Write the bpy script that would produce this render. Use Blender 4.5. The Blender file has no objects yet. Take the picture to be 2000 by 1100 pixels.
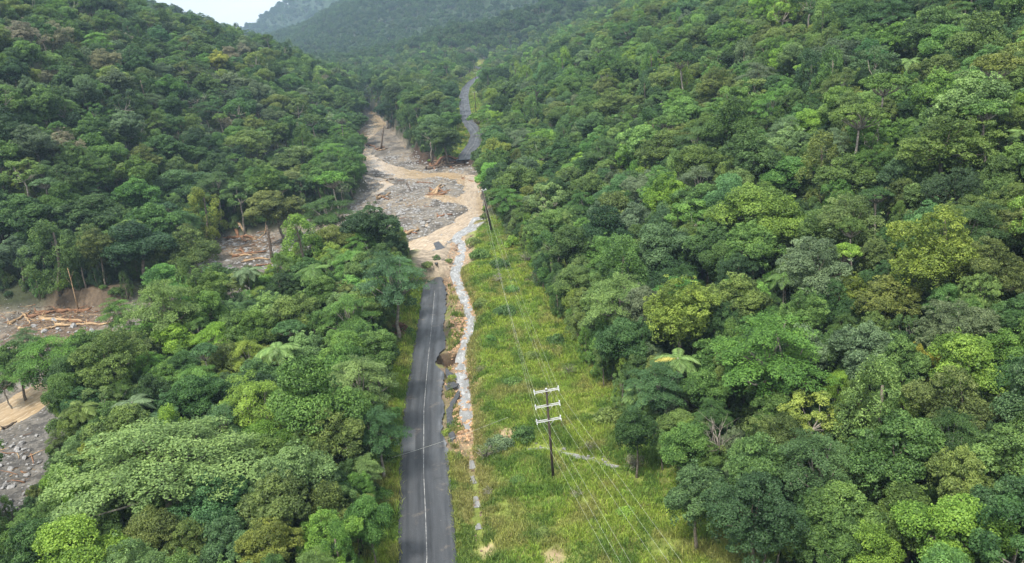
import bpy, math, random
import numpy as np
from mathutils import Vector, Matrix

C = bpy.context.scene
COL = C.collection
# ------------------------------------------------------------------ camera, sky, sun, exposure
F = 1570.0                      # focal length in pixels of the 2000 px wide photograph
ROLL = math.radians(4.5)        # the helicopter banks a little
PITCH = math.atan(498 / F)
CAM_H = 57.0
RX = np.array([1.0, 0, 0]); U0 = np.array([0, math.sin(PITCH), math.cos(PITCH)])
FW = np.array([0, math.cos(PITCH), -math.sin(PITCH)])
RT = RX * math.cos(ROLL) - U0 * math.sin(ROLL)
UP = U0 * math.cos(ROLL) + RX * math.sin(ROLL)
cam_d = bpy.data.cameras.new("camera")
cam_d.sensor_width = 36.0
cam_d.lens = 36.0 * F / 2000.0
cam_d.clip_start = 0.5
cam_d.clip_end = 20000
cam = bpy.data.objects.new("camera", cam_d)
COL.objects.link(cam)
cam.matrix_world = Matrix(((RT[0], UP[0], -FW[0], 0), (RT[1], UP[1], -FW[1], 0), (RT[2], UP[2], -FW[2], CAM_H), (0, 0, 0, 1)))
C.camera = cam

SUN_EL, SUN_AZ = math.radians(58), math.radians(215)      # azimuth clockwise from +Y: behind and to one side of the camera
w = bpy.data.worlds.new("World"); C.world = w
w.use_nodes = True
wn, wl = w.node_tree.nodes, w.node_tree.links
sky = wn.new("ShaderNodeTexSky"); sky.sky_type = 'NISHITA'; sky.sun_disc = False
sky.sun_elevation = SUN_EL; sky.sun_rotation = SUN_AZ
sky.dust_density = 6.0; sky.air_density = 1.0; sky.ozone_density = 1.0
hs = wn.new("ShaderNodeHueSaturation"); hs.inputs['Saturation'].default_value = 0.42   # a thin even cloud cover
wl.new(sky.outputs[0], hs.inputs['Color'])
cl = wn.new("ShaderNodeMix"); cl.data_type = 'RGBA'; cl.inputs[0].default_value = 0.75
cl.inputs[7].default_value = (4.5, 4.8, 5.0, 1)                                         # bright even overcast
wl.new(hs.outputs[0], cl.inputs[6])
cn = wn.new("ShaderNodeTexNoise"); cn.inputs['Scale'].default_value = 3.2; cn.inputs['Detail'].default_value = 5
ctc = wn.new("ShaderNodeTexCoord"); cmp_ = wn.new("ShaderNodeMapping"); cmp_.inputs['Scale'].default_value = (1, 1, 4); wl.new(ctc.outputs['Generated'], cmp_.inputs[0]); wl.new(cmp_.outputs[0], cn.inputs['Vector'])
cr_ = wn.new("ShaderNodeMapRange"); cr_.inputs[1].default_value = 0.35; cr_.inputs[2].default_value = 0.65; cr_.inputs[3].default_value = 0.6; cr_.inputs[4].default_value = 0.92
wl.new(cn.outputs[0], cr_.inputs[0]); wl.new(cr_.outputs[0], cl.inputs[0])
bg = wn['Background']; bg.inputs[1].default_value = 0.15
wl.new(cl.outputs[2], bg.inputs[0])
sd = bpy.data.lights.new("sun", 'SUN'); sd.energy = 2.7; sd.angle = math.radians(9); sd.color = (1, 0.95, 0.86)
so = bpy.data.objects.new("sun", sd); COL.objects.link(so)
sdir = Vector((math.sin(SUN_AZ) * math.cos(SUN_EL), math.cos(SUN_AZ) * math.cos(SUN_EL), math.sin(SUN_EL)))
so.rotation_euler = sdir.to_track_quat('Z', 'Y').to_euler()
C.view_settings.view_transform = 'Standard'
C.view_settings.look = 'None'
C.view_settings.exposure = 1.22
C.view_settings.gamma = 1.0
C.cycles.max_bounces = 5
C.cycles.diffuse_bounces = 2
C.cycles.glossy_bounces = 2
C.cycles.transmission_bounces = 3
C.cycles.volume_bounces = 0
C.cycles.use_denoising = True
C.cycles.caustics_reflective = False
C.cycles.caustics_refractive = False

rng = np.random.default_rng(11)
random.seed(5)


def ray(x, y):
    return FW + RT * ((x - 1000) / F) + UP * ((550 - y) / F)


def at(x, y, z=0.0):
    """the world point at height z seen at photograph pixel x, y"""
    d = ray(x, y)
    return np.array([0, 0, CAM_H]) + d * ((z - CAM_H) / d[2])


def project(P):
    v = np.asarray(P, float) - np.array([0, 0, CAM_H])
    d = v @ FW
    ds = np.where(d > 1e-3, d, 1e-3)
    return 1000 + F * (v @ RT) / ds, 550 - F * (v @ UP) / ds, d


# ------------------------------------------------------------------ numpy helpers
def _h(ix, iy, s):
    n = (ix.astype(np.int64) * 374761393 + iy.astype(np.int64) * 668265263 + s * 974711) & 0x7fffffff
    n = ((n ^ (n >> 13)) * 1274126177) & 0x7fffffff
    return ((n ^ (n >> 16)) & 0xffff) / 65535.0


def vnoise(x, y, s=0):
    x = np.asarray(x, float); y = np.asarray(y, float)
    ix, iy = np.floor(x), np.floor(y)
    fx, fy = x - ix, y - iy
    fx = fx * fx * (3 - 2 * fx); fy = fy * fy * (3 - 2 * fy)
    a, b, c, d = _h(ix, iy, s), _h(ix + 1, iy, s), _h(ix, iy + 1, s), _h(ix + 1, iy + 1, s)
    return (a + (b - a) * fx) * (1 - fy) + (c + (d - c) * fx) * fy


def fbm(x, y, s=0, o=3):
    t, a, n = 0, 0.5, 0
    for k in range(o):
        t = t + a * vnoise(x * 2 ** k, y * 2 ** k, s + k * 17); n += a; a *= 0.5
    return t / n


def inside(px, py, poly):
    r = np.zeros(px.shape, bool)
    j = len(poly) - 1
    for i in range(len(poly)):
        xi, yi = poly[i][:2]; xj, yj = poly[j][:2]
        c = ((yi > py) != (yj > py)) & (px < (xj - xi) * (py - yi) / (yj - yi + 1e-12) + xi)
        r ^= c; j = i
    return r


def seg_dist(px, py, line, closed=False):
    """distance to a polyline and the index position along it"""
    best = np.full(np.shape(px), 1e9); pos = np.zeros(np.shape(px))
    n = len(line)
    for i in range(n if closed else n - 1):
        ax, ay = line[i][:2]; bx, by = line[(i + 1) % n][:2]
        dx, dy = bx - ax, by - ay
        t = np.clip(((px - ax) * dx + (py - ay) * dy) / (dx * dx + dy * dy + 1e-9), 0, 1)
        d = np.hypot(px - ax - t * dx, py - ay - t * dy)
        m = d < best
        best = np.where(m, d, best); pos = np.where(m, i + t, pos)
    return best, pos


def sstep(a, b, x):
    t = np.clip((x - a) / (b - a), 0, 1)
    return t * t * (3 - 2 * t)


def smin(a, b, k):
    h = np.clip(0.5 + 0.5 * (b - a) / k, 0, 1)
    return b + (a - b) * h - k * h * (1 - h)


# ------------------------------------------------------------------ the lie of the land
def xy(pts, z):
    return [tuple(at(a, b, z)[:2]) for a, b in pts]


ROAD_Z = ([-200, 60, 100, 136, 180, 235, 330, 385, 430, 500, 680, 1000, 1150, 1600, 2600, 6000],
          [1, 0.2, 0, -1.2, -3.0, -4.0, -4.0, -1.0, 3, 8, 9, 12, 14, 10, 20, 20])


def zroad(y):
    return np.interp(y, *ROAD_Z)


def zcreek(y):
    return np.where(y > 250, -5 + (y - 250) * 0.004, -5 - (250 - y) * 0.012)


def road_at(px, py):
    z = 0.0
    for _ in range(8): z = float(zroad(at(px, py, z)[1]))
    return tuple(at(px, py, z)[:2])


NEAR_C = [(-18.8, -150), (-11.6, 60)] + [road_at(a, b) for a, b in [(834, 1090), (831, 1000), (827.5, 925), (828, 800), (836, 705), (845, 620), (848.5, 575), (850.5, 543)]] + [(-20.5, 222)]
YEND = road_at(860, 541)[1]
FAR_C = [tuple(at(a, b, z)[:2]) for a, b, z in [(905, 312, -1.2), (912, 300, -0.5), (926, 285, 0.5), (932, 268, 2), (924, 254, 3.5), (914, 240, 5.5), (909, 222, 7.3), (907, 205, 8.2),
                                               (906, 188, 8.5), (910, 174, 8.6), (922, 161, 9), (937, 151, 9.6), (944, 143, 10.4), (940, 136, 11), (930, 131, 11.4)]]
STREAM = xy([(942, 440), (912, 460), (892, 470), (904, 492), (897, 520), (889, 540), (896, 562), (906, 588), (915, 612), (921, 635), (914, 665), (905, 690), (901, 715), (902, 742),
             (907, 770), (910, 800), (912, 830), (916, 860), (922, 900), (924, 940), (932, 985), (936, 1040), (940, 1110)], -2.5)
STREAM_W = [2.2, 2.6, 1.8, 1.15, 1.3, 1.35, 1.1, 1.15, 1.0, 1.1, .9, .8, 1.1, 1.15, 0.95, 1.1, 1.0, 0.7, .1, .5, .12, .4, .05]
TRICKLE = xy([(1205, 905), (1165, 892), (1130, 884), (1095, 873), (1060, 866), (1030, 868)], 0.2)
FLOOD = ([(-190, 206)] +
         xy([(0, 606), (100, 604), (200, 602), (290, 590), (360, 540), (432, 466), (520, 458), (600, 440), (672, 420), (712, 372), (700, 325), (693, 292), (699, 262), (712, 238), (713, 226), (724, 219), (736, 222), (748, 234),
             (768, 255), (800, 292), (826, 322), (868, 330), (912, 326), (936, 336), (945, 378), (953, 420), (946, 448), (917, 462), (888, 484), (868, 512), (846, 520), (815, 516), (700, 545), (530, 610),
             (340, 700), (235, 745), (160, 775), (118, 830), (112, 985), (66, 1040), (-70, 1065)], -5) + [(-190, 92)])
CHANNEL = xy([(726, 218), (738, 227), (744, 246), (722, 262), (703, 278), (699, 300), (730, 322), (772, 336), (815, 347), (868, 344), (922, 352), (932, 368), (925, 388), (936, 404), (938, 416),
              (905, 438), (858, 462), (812, 486), (735, 512), (665, 528), (600, 548), (490, 592), (380, 640), (290, 686), (130, 722), (60, 765), (0, 800), (-80, 840)], -5)
CHAN_W = [4, 5, 6, 6, 5, 5, 6, 6, 6, 6, 6, 6, 6, 6, 5.5, 6, 6, 6.5, 7, 7, 6, 6, 5, 5, 5, 5.5, 6, 6]
SIDE = xy([(915, 396), (880, 392), (845, 384)], -5)
SIDE2 = xy([(700, 342), (742, 352), (760, 364), (738, 378), (722, 392)], -5)
SIDE3 = xy([(905, 445), (850, 478), (806, 478)], -5)
RTOE = [(-150, 50), (40, 34), (73, 23), (83, 20), (96, 17), (115, 14.5), (137, 10), (167, 7), (200, 4.5), (222, 0.5), (237, -1.5), (285, -5.5), (341, -9), (430, -9), (543, -5), (700, -4), (1003, 4), (1100, 10), (1400, 60), (6000, 300)]
LTOE = [(-150, -300), (150, -260), (196, -190), (200, -135), (203, -118), (206, -104), (240, -101), (268, -101), (300, -90), (345, -82), (400, -86), (470, -92), (586, -103), (700, -118), (745, -130), (800, -150), (950, -200), (1300, -400), (6000, -900)]
SINK = at(874, 699, -1.5)


def terrain(x, y, fine=True):
    x = np.asarray(x, float); y = np.asarray(y, float)
    zf = zroad(y)
    # valley floor beside the road
    floor = zf + 0.9 * (fbm(x / 14, y / 14, 3) - 0.5)
    # hillside on the right
    xr = np.interp(y, [p[0] for p in RTOE], [p[1] for p in RTOE])
    dr = np.maximum(x - xr, 0)
    rise = np.where(dr < 22, 0.16 * dr, 3.5 + 0.40 * (dr - 22))
    gul = 1 + 0.34 * (fbm(x / 90 + 3, y / 90, 21) - 0.5) * sstep(10, 60, dr)
    right = smin(rise * gul, np.full_like(rise, 150.0), 30)
    # hillside on the left, its crest falls away up the valley
    xl = np.interp(y, [p[0] for p in LTOE], [p[1] for p in LTOE])
    el, _ = seg_dist(x, y, [(b, a) for a, b in LTOE])
    dl = np.where(x < xl, np.minimum(xl - x, el), 0)
    crest = np.interp(y, [-200, 300, 400, 500, 600, 680, 760, 860, 940, 1100], [128, 128, 116, 82, 54, 38, 26, 12, 4, 2])
    left = smin(0.56 * dl * (1 + 0.3 * (fbm(x / 80, y / 80 + 7, 33) - 0.5)), crest + 10 * (fbm(x / 70, y / 70, 35) - .5), 14)
    left = np.where(dl > 0, np.maximum(left, 0), 0)
    # ridge behind the left hill
    ridge = np.interp(x, [-900, -480, -420, -361, -303, -250, -200, -150], [136, 124, 106, 84, 62, 30, 6, 0]) * np.exp(-((y - 930) / 150) ** 2)
    # spur that closes the valley behind the saddle of the road
    spur = np.interp(x, [-420, -300, -182, -42, 63, 200, 500], [0, 4, 12, 33, 55, 90, 140]) * np.exp(-((y - 1180) / np.where(y < 1180, 95, 160)) ** 2)
    spur = spur + np.interp(y, [480, 620, 800, 1000], [0, 2, 5, 9]) * np.exp(-((x + 62) / 30) ** 2)
    # far hills
    fa = np.interp(x, [-1500, -900, -700, -600, -520, -440, -380, -270, -120, 60, 400, 1500], [30, 40, 50, 56, 66, 90, 124, 176, 228, 262, 240, 260])
    rough = 1 + 0.3 * (fbm(x / 260, y / 260, 51) - 0.5)
    fa = fa * np.exp(-((y - 2250) / np.where(y < 2250, 560, 500)) ** 2) * rough
    fb = np.interp(x, [-2600, -1450, -1080, -930, -770, -570, -300, 0, 800, 2600], [40, 60, 80, 118, 205, 320, 420, 430, 380, 300])
    fb = fb * np.exp(-((y - 3350) / 420) ** 2) * (1 + 0.3 * (fbm(x / 300, y / 300, 71) - 0.5))
    z = floor + np.maximum(right, np.maximum(spur, 0)) + np.maximum(left, ridge)
    z = np.maximum(z, np.maximum(fa + 8 * sstep(1200, 1500, y), fb))
    z = z + sstep(8, 40, np.maximum(dr, dl)) * 5 * (fbm(x / 35, y / 35, 61) - 0.5)
    if not fine:
        return z
    # roadside: bench under the road, the drain beside it
    near = (y > -150) & (y < 245)
    zc = zcreek(y)
    rc = np.interp(y, [p[1] for p in NEAR_C], [p[0] for p in NEAR_C])
    on = sstep(5.0, 3.4, np.abs(x - rc)) * (y < YEND + 2)
    z = z * (1 - on) + (zf - 0.22) * on
    ds, ps = seg_dist(x, y, STREAM)
    ws = np.interp(ps, np.arange(len(STREAM_W)), STREAM_W)
    deep = np.interp(y, [60, 96, 112, 125, 190, 245], [0.5, 0.6, 1.0, 1.5, 1.6, 1.4])
    bank = sstep(ws + 2.2 + 1.4 * fbm(x / 2.2, y / 2.2, 5), ws * 0.55, ds) * near
    z = z - bank * deep * (0.85 + 0.5 * fbm(x / 1.3, y / 1.3, 8))
    dt, pt = seg_dist(x, y, TRICKLE)
    z = z - 0.7 * sstep(2.0, 0.4, dt)
    # the sinkhole that eats the road shoulder
    sx, sy = (x - SINK[0]) / 2.15, (y - SINK[1]) / 2.6
    z = z - 3.4 * sstep(1.15, 0.6, np.hypot(sx + 0.25 * sy, sy) + 0.25 * (fbm(x / 1.1, y / 1.1, 4) - .5))
    # flood plain of the creek
    ins = inside(x, y, FLOOD)
    df, _ = seg_dist(x, y, FLOOD, True)
    df = np.where(ins, df, -df) + 2.5 * (fbm(x / 6, y / 6, 9) - 0.5)
    k = sstep(-2.0, 1.6, df)
    bed = zc + 0.42 + 0.9 * (fbm(x / 9, y / 14, 13) - 0.45) + 0.9 * (fbm(x / 3.4, y / 5.5, 14) - 0.5)
    dc, pc = seg_dist(x, y, CHANNEL)
    wc = np.interp(pc, np.arange(len(CHAN_W)), CHAN_W) * (0.75 + 0.5 * fbm(x / 12, y / 12, 15))
    bed = bed - 1.05 * sstep(wc * 1.35, wc * 0.5, dc + 3 * (fbm(x / 4, y / 6, 16) - .5))
    for sl, sw in ((SIDE, 4.5), (SIDE2, 1.8), (SIDE3, 1.3)):
        d2, _ = seg_dist(x, y, sl)
        bed = bed - 1.1 * sstep(sw * 1.3, sw * 0.4, d2 + 1.2 * (fbm(x / 3, y / 3, 18) - .5))
    z = z * (1 - k) + bed * k
    fd, fp = seg_dist(x, y, FAR_C)
    fz = np.interp(y, [p[1] for p in FAR_C[:6]] + [500, 680, 1000], [zroad(p[1]) for p in FAR_C[:6]] + [8, 9, 12])
    kf = sstep(7.5, 4.2, fd) * (y > 378) * (1 - k)
    z = z * (1 - kf) + (zroad(y) - 0.25) * kf
    return z


def tz(x, y):
    return float(terrain(np.array([x]), np.array([y]))[0])


def axis(pts):
    out = [pts[0][0]]
    for (a, s0), (b, s1) in zip(pts[:-1], pts[1:]):
        v = a
        while v < b - 1e-6:
            t = (v - a) / (b - a); v = min(b, v + s0 + (s1 - s0) * t); out.append(v)
    return np.array(out)


# ------------------------------------------------------------------ node helpers and materials
def mat(name):
    m = bpy.data.materials.new(name); m.use_nodes = True
    m.node_tree.nodes.clear()
    N = m.node_tree.nodes
    out = N.new("ShaderNodeOutputMaterial")
    return m, N, m.node_tree.links, out


def nd(N, t, **k):
    n = N.new(t)
    for a, b in k.items():
        setattr(n, a, b)
    return n


def mixc(N, L, fac, a, b, mode='MIX'):
    n = N.new("ShaderNodeMix"); n.data_type = 'RGBA'; n.blend_type = mode
    for sock, v in ((n.inputs[0], fac), (n.inputs[6], a), (n.inputs[7], b)):
        if hasattr(v, 'links'): L.new(v, sock)
        elif isinstance(v, (tuple, list)): sock.default_value = (*v[:3], 1)
        else: sock.default_value = v
    return n.outputs[2]


def ramp(N, L, x, a, b, lo=0.0, hi=1.0):
    n = N.new("ShaderNodeMapRange"); n.interpolation_type = 'SMOOTHSTEP'
    L.new(x, n.inputs[0])
    n.inputs[1].default_value = a; n.inputs[2].default_value = b; n.inputs[3].default_value = lo; n.inputs[4].default_value = hi
    return n.outputs[0]


def noise(N, L, scale, detail=3, vec=None, rough=0.55):
    n = N.new("ShaderNodeTexNoise"); n.inputs['Scale'].default_value = scale; n.inputs['Detail'].default_value = detail
    n.inputs['Roughness'].default_value = rough
    if vec is None:
        g = N.new("ShaderNodeNewGeometry"); vec = g.outputs['Position']
    L.new(vec, n.inputs['Vector'])
    return n.outputs[0]


def math_n(N, L, op, a, b=None):
    n = N.new("ShaderNodeMath"); n.operation = op
    for s, v in ((n.inputs[0], a), (n.inputs[1], b)):
        if v is None: continue
        if hasattr(v, 'links'): L.new(v, s)
        else: s.default_value = v
    return n.outputs[0]


def bump(N, L, h, strength, dist):
    n = N.new("ShaderNodeBump"); n.inputs['Strength'].default_value = strength; n.inputs['Distance'].default_value = dist
    L.new(h, n.inputs['Height'])
    return n.outputs[0]


def leaf_material(name, trans=0.36, tintprop=True, base=(0.06, 0.12, 0.03)):
    m, N, L, out = mat(name)
    if tintprop:
        a = nd(N, "ShaderNodeAttribute", attribute_type='INSTANCER', attribute_name='tint'); col = a.outputs['Color']
    else:
        a = nd(N, "ShaderNodeAttribute", attribute_type='GEOMETRY', attribute_name='col'); col = a.outputs['Color']
    v = nd(N, "ShaderNodeAttribute", attribute_type='GEOMETRY', attribute_name='var')
    h = nd(N, "ShaderNodeHueSaturation")
    L.new(col, h.inputs['Color'])
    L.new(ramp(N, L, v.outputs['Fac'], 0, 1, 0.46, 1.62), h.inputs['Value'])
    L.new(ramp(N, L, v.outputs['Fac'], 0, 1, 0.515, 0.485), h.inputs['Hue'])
    d = nd(N, "ShaderNodeBsdfPrincipled"); d.inputs['Roughness'].default_value = 0.5; d.inputs['Specular IOR Level'].default_value = 0.28
    L.new(h.outputs[0], d.inputs['Base Color'])
    t = nd(N, "ShaderNodeBsdfTranslucent")
    tc = mixc(N, L, 0.5, h.outputs[0], (0.75, 0.95, 0.35), 'MULTIPLY')
    L.new(tc, t.inputs['Color'])
    mx = nd(N, "ShaderNodeMixShader"); mx.inputs[0].default_value = trans
    L.new(d.outputs[0], mx.inputs[1]); L.new(t.outputs[0], mx.inputs[2])
    L.new(mx.outputs[0], out.inputs[0])
    return m


def simple(name, col, rough=0.7, nscale=3.0, var=0.35, bumpd=0.0, spec=0.3, stretch=None):
    m, N, L, out = mat(name)
    p = nd(N, "ShaderNodeBsdfPrincipled"); p.inputs['Roughness'].default_value = rough; p.inputs['Specular IOR Level'].default_value = spec
    tc = nd(N, "ShaderNodeTexCoord"); vec = tc.outputs['Object']
    if stretch:
        mp = nd(N, "ShaderNodeMapping"); mp.inputs['Scale'].default_value = stretch; L.new(vec, mp.inputs[0]); vec = mp.outputs[0]
    n1 = noise(N, L, nscale, 5, vec)
    dark = tuple(c * (1 - var) for c in col); lite = tuple(min(1, c * (1 + var)) for c in col)
    c = mixc(N, L, ramp(N, L, n1, 0.3, 0.7), dark, lite)
    L.new(c, p.inputs['Base Color'])
    if bumpd: L.new(bump(N, L, n1, 0.8, bumpd), p.inputs['Normal'])
    L.new(p.outputs[0], out.inputs[0])
    return m


M = {}
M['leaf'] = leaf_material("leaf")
M['grass'] = leaf_material("grass_blade", 0.5, False)
M['bark'] = simple("bark", (0.13, 0.11, 0.085), 0.85, 2.5, 0.5, 0.03)
M['pale_bark'] = simple("pale_bark", (0.23, 0.205, 0.17), 0.85, 2.5, 0.4, 0.02)
M['pole_wood'] = simple("pole_wood", (0.045, 0.032, 0.026), 0.75, 6, 0.5, 0.01, stretch=(1, 1, 0.12))
M['white_metal'] = simple("white_metal", (0.50, 0.50, 0.49), 0.45, 6, 0.1)
M['porcelain'] = simple("porcelain", (0.55, 0.57, 0.58), 0.25, 6, 0.08, spec=0.5)
M['wire'] = simple("wire", (0.48, 0.49, 0.42), 0.4, 1, 0.1)
M['post_white'] = simple("post_white", (0.8, 0.8, 0.78), 0.5, 8, 0.08)
M['reflector'] = simple("reflector", (0.45, 0.04, 0.03), 0.3, 8, 0.1)
M['log_tan'] = simple("log_tan", (0.32, 0.22, 0.125), 0.8, 2.2, 0.35, 0.02, stretch=(0.25, 1.4, 1.4))
M['log_red'] = simple("log_red", (0.18, 0.095, 0.052), 0.8, 2.2, 0.45, 0.02, stretch=(0.25, 1.4, 1.4))
M['log_grey'] = simple("log_grey", (0.10, 0.075, 0.055), 0.85, 2.2, 0.45, 0.02, stretch=(0.25, 1.4, 1.4))
M['rock_orange'] = simple("rock_orange", (0.36, 0.225, 0.13), 0.8, 1.7, 0.45, 0.04)
M['rock_grey'] = simple("rock_grey", (0.22, 0.215, 0.21), 0.75, 1.7, 0.4, 0.04)
M['rock_brown'] = simple("rock_brown", (0.15, 0.105, 0.075), 0.8, 1.7, 0.4, 0.04)
M['slab'] = simple("broken_asphalt", (0.052, 0.054, 0.058), 0.6, 3, 0.4, 0.02)


def ground_material():
    m, N, L, out = mat("ground")
    zc = nd(N, "ShaderNodeAttribute", attribute_type='GEOMETRY', attribute_name='zone')
    gm = nd(N, "ShaderNodeAttribute", attribute_type='GEOMETRY', attribute_name='gravel')
    p = nd(N, "ShaderNodeBsdfPrincipled"); p.inputs['Roughness'].default_value = 0.85; p.inputs['Specular IOR Level'].default_value = 0.25
    n1 = noise(N, L, 0.55, 8, rough=0.72)
    n2 = noise(N, L, 3.5, 4)
    c = mixc(N, L, 1.0, zc.outputs['Color'], mixc(N, L, ramp(N, L, n1, 0.3, 0.7), (0.66, 0.64, 0.6), (1.3, 1.28, 1.25)), 'MULTIPLY')
    vo = nd(N, "ShaderNodeTexVoronoi"); vo.inputs['Scale'].default_value = 2.1
    g = nd(N, "ShaderNodeNewGeometry"); L.new(g.outputs['Position'], vo.inputs['Vector'])
    vo2 = nd(N, "ShaderNodeTexVoronoi"); vo2.inputs['Scale'].default_value = 0.75; vo2.inputs['Randomness'].default_value = 1
    L.new(g.outputs['Position'], vo2.inputs['Vector'])
    cob = mixc(N, L, 0.55, mixc(N, L, 0.5, vo.outputs['Color'], vo2.outputs['Color']), (0.5, 0.5, 0.5))
    sep = nd(N, "ShaderNodeSeparateColor"); L.new(cob, sep.inputs[0])
    stone = mixc(N, L, 1.0, c, mixc(N, L, ramp(N, L, sep.outputs[0], 0.3, 0.7), (0.6, 0.6, 0.61), (1.45, 1.42, 1.36)), 'MULTIPLY')
    c2 = mixc(N, L, gm.outputs['Fac'], c, stone)
    L.new(c2, p.inputs['Base Color'])
    hh = mixc(N, L, 0.5, vo.outputs['Distance'], n2)
    L.new(bump(N, L, hh, 0.6, 0.25), p.inputs['Normal'])
    L.new(p.outputs[0], out.inputs[0])
    return m


def asphalt_material():
    m, N, L, out = mat("asphalt")
    uv = nd(N, "ShaderNodeUVMap"); uv.uv_map = 'road'
    sp = nd(N, "ShaderNodeSeparateXYZ"); L.new(uv.outputs[0], sp.inputs[0])
    mp = nd(N, "ShaderNodeMapping"); mp.inputs['Scale'].default_value = (1.6, 0.045, 1); L.new(uv.outputs[0], mp.inputs[0])
    streak = noise(N, L, 1.0, 4, mp.outputs[0])
    mp2 = nd(N, "ShaderNodeMapping"); mp2.inputs['Scale'].default_value = (0.5, 0.12, 1); L.new(uv.outputs[0], mp2.inputs[0])
    patch = noise(N, L, 1.0, 4, mp2.outputs[0])
    fine = noise(N, L, 9, 3)
    speck = noise(N, L, 2.2, 6, rough=0.75)
    c = mixc(N, L, ramp(N, L, streak, 0.35, 0.68), (0.023, 0.025, 0.028), (0.047, 0.050, 0.055))
    # worn wheel tracks
    ab = math_n(N, L, 'ABSOLUTE', sp.outputs[0])
    tr = math_n(N, L, 'ABSOLUTE', math_n(N, L, 'SUBTRACT', ab, 1.65))
    c = mixc(N, L, math_n(N, L, 'MULTIPLY', ramp(N, L, tr, 0.75, 0.1), 0.45), c, (0.062, 0.065, 0.070))
    # wet reflection of a water film, painted pale along the washed-out edge
    ed = ramp(N, L, sp.outputs[0], 1.7, 3.3)
    silt = math_n(N, L, 'MULTIPLY', ed, ramp(N, L, patch, 0.38, 0.62))  # mask for the painted reflection of the wet film
    rg = math_n(N, L, 'MULTIPLY', ramp(N, L, sp.outputs[1], 98, 108), ramp(N, L, sp.outputs[1], 152, 140))
    silt = math_n(N, L, 'MULTIPLY', silt, math_n(N, L, 'ADD', math_n(N, L, 'MULTIPLY', rg, 0.8), 0.15))
    c = mixc(N, L, silt, c, (0.22, 0.23, 0.245))
    # an old resurfaced rectangle near the verge
    pa = math_n(N, L, 'MULTIPLY', ramp(N, L, sp.outputs[0], -1.2, -1.35), math_n(N, L, 'MULTIPLY', ramp(N, L, sp.outputs[1], 103, 103.6), ramp(N, L, sp.outputs[1], 110.6, 110)))
    c = mixc(N, L, math_n(N, L, 'MULTIPLY', pa, 0.65), c, (0.105, 0.11, 0.116))
    c = mixc(N, L, ramp(N, L, speck, 0.66, 0.72), c, (0.20, 0.195, 0.19))
    mud = noise(N, L, 0.33, 6, rough=0.7)
    c = mixc(N, L, math_n(N, L, 'MULTIPLY', ramp(N, L, mud, 0.56, 0.7), 0.55), c, (0.15, 0.125, 0.10))
    vc = nd(N, "ShaderNodeTexVoronoi"); vc.feature = 'DISTANCE_TO_EDGE'; vc.inputs['Scale'].default_value = 0.33
    wv = nd(N, "ShaderNodeNewGeometry"); vn = nd(N, "ShaderNodeTexNoise"); vn.inputs['Scale'].default_value = 0.8; vn.inputs['Detail'].default_value = 4
    L.new(wv.outputs['Position'], vn.inputs['Vector'])
    va = nd(N, "ShaderNodeVectorMath"); va.operation = 'ADD'; L.new(wv.outputs['Position'], va.inputs[0]); L.new(vn.outputs['Color'], va.inputs[1])
    L.new(va.outputs[0], vc.inputs['Vector'])
    crack = math_n(N, L, 'MULTIPLY', ramp(N, L, vc.outputs['Distance'], 0.022, 0.008), ramp(N, L, patch, 0.45, 0.6))
    c = mixc(N, L, math_n(N, L, 'MULTIPLY', crack, 0.35), c, (0.02, 0.02, 0.02))
    c = mixc(N, L, 1.0, c, mixc(N, L, ramp(N, L, fine, 0.3, 0.7), (0.82, 0.82, 0.82), (1.18, 1.18, 1.18)), 'MULTIPLY')
    p = nd(N, "ShaderNodeBsdfPrincipled"); p.inputs['Specular IOR Level'].default_value = 0.4
    L.new(ramp(N, L, patch, 0.3, 0.7, 0.42, 0.7), p.inputs['Roughness'])
    L.new(c, p.inputs['Base Color'])
    L.new(bump(N, L, fine, 0.35, 0.02), p.inputs['Normal'])
    L.new(p.outputs[0], out.inputs[0])
    return m


def paint_material():
    m, N, L, out = mat("road_paint")
    p = nd(N, "ShaderNodeBsdfPrincipled"); p.inputs['Roughness'].default_value = 0.6
    n = noise(N, L, 0.9, 6, rough=0.7)
    L.new(mixc(N, L, ramp(N, L, n, 0.38, 0.62), (0.09, 0.09, 0.093), (0.32, 0.32, 0.31)), p.inputs['Base Color'])
    L.new(p.outputs[0], out.inputs[0])
    return m


def water_material(name, deep, light, foam, foam_amt, scale, along):
    m, N, L, out = mat(name)
    uv = nd(N, "ShaderNodeUVMap"); uv.uv_map = 'flow'
    mp = nd(N, "ShaderNodeMapping"); mp.inputs['Scale'].default_value = along; L.new(uv.outputs[0], mp.inputs[0])
    a = noise(N, L, scale, 5, mp.outputs[0], 0.6)
    b = noise(N, L, scale * 2.7, 4, mp.outputs[0], 0.6)
    c = mixc(N, L, ramp(N, L, a, 0.32, 0.68), deep, light)
    c = mixc(N, L, math_n(N, L, 'MULTIPLY', ramp(N, L, b, 0.5, 0.66), foam_amt), c, foam)
    p = nd(N, "ShaderNodeBsdfPrincipled"); p.inputs['Roughness'].default_value = 0.22; p.inputs['IOR'].default_value = 1.33
    L.new(c, p.inputs['Base Color'])
    L.new(bump(N, L, b, 0.55, 0.18), p.inputs['Normal'])
    L.new(p.outputs[0], out.inputs[0])
    return m


M['ground'] = ground_material()
M['asphalt'] = asphalt_material()
M['paint'] = paint_material()
M['muddy'] = water_material("muddy_water", (0.235, 0.165, 0.092), (0.36, 0.265, 0.158), (0.46, 0.37, 0.255), 0.75, 1.0, (0.6, 0.16, 1))
M['stream'] = water_material("stream_water", (0.15, 0.147, 0.138), (0.25, 0.25, 0.245), (0.44, 0.445, 0.44), 0.6, 1.0, (0.7, 0.22, 1))


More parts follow.
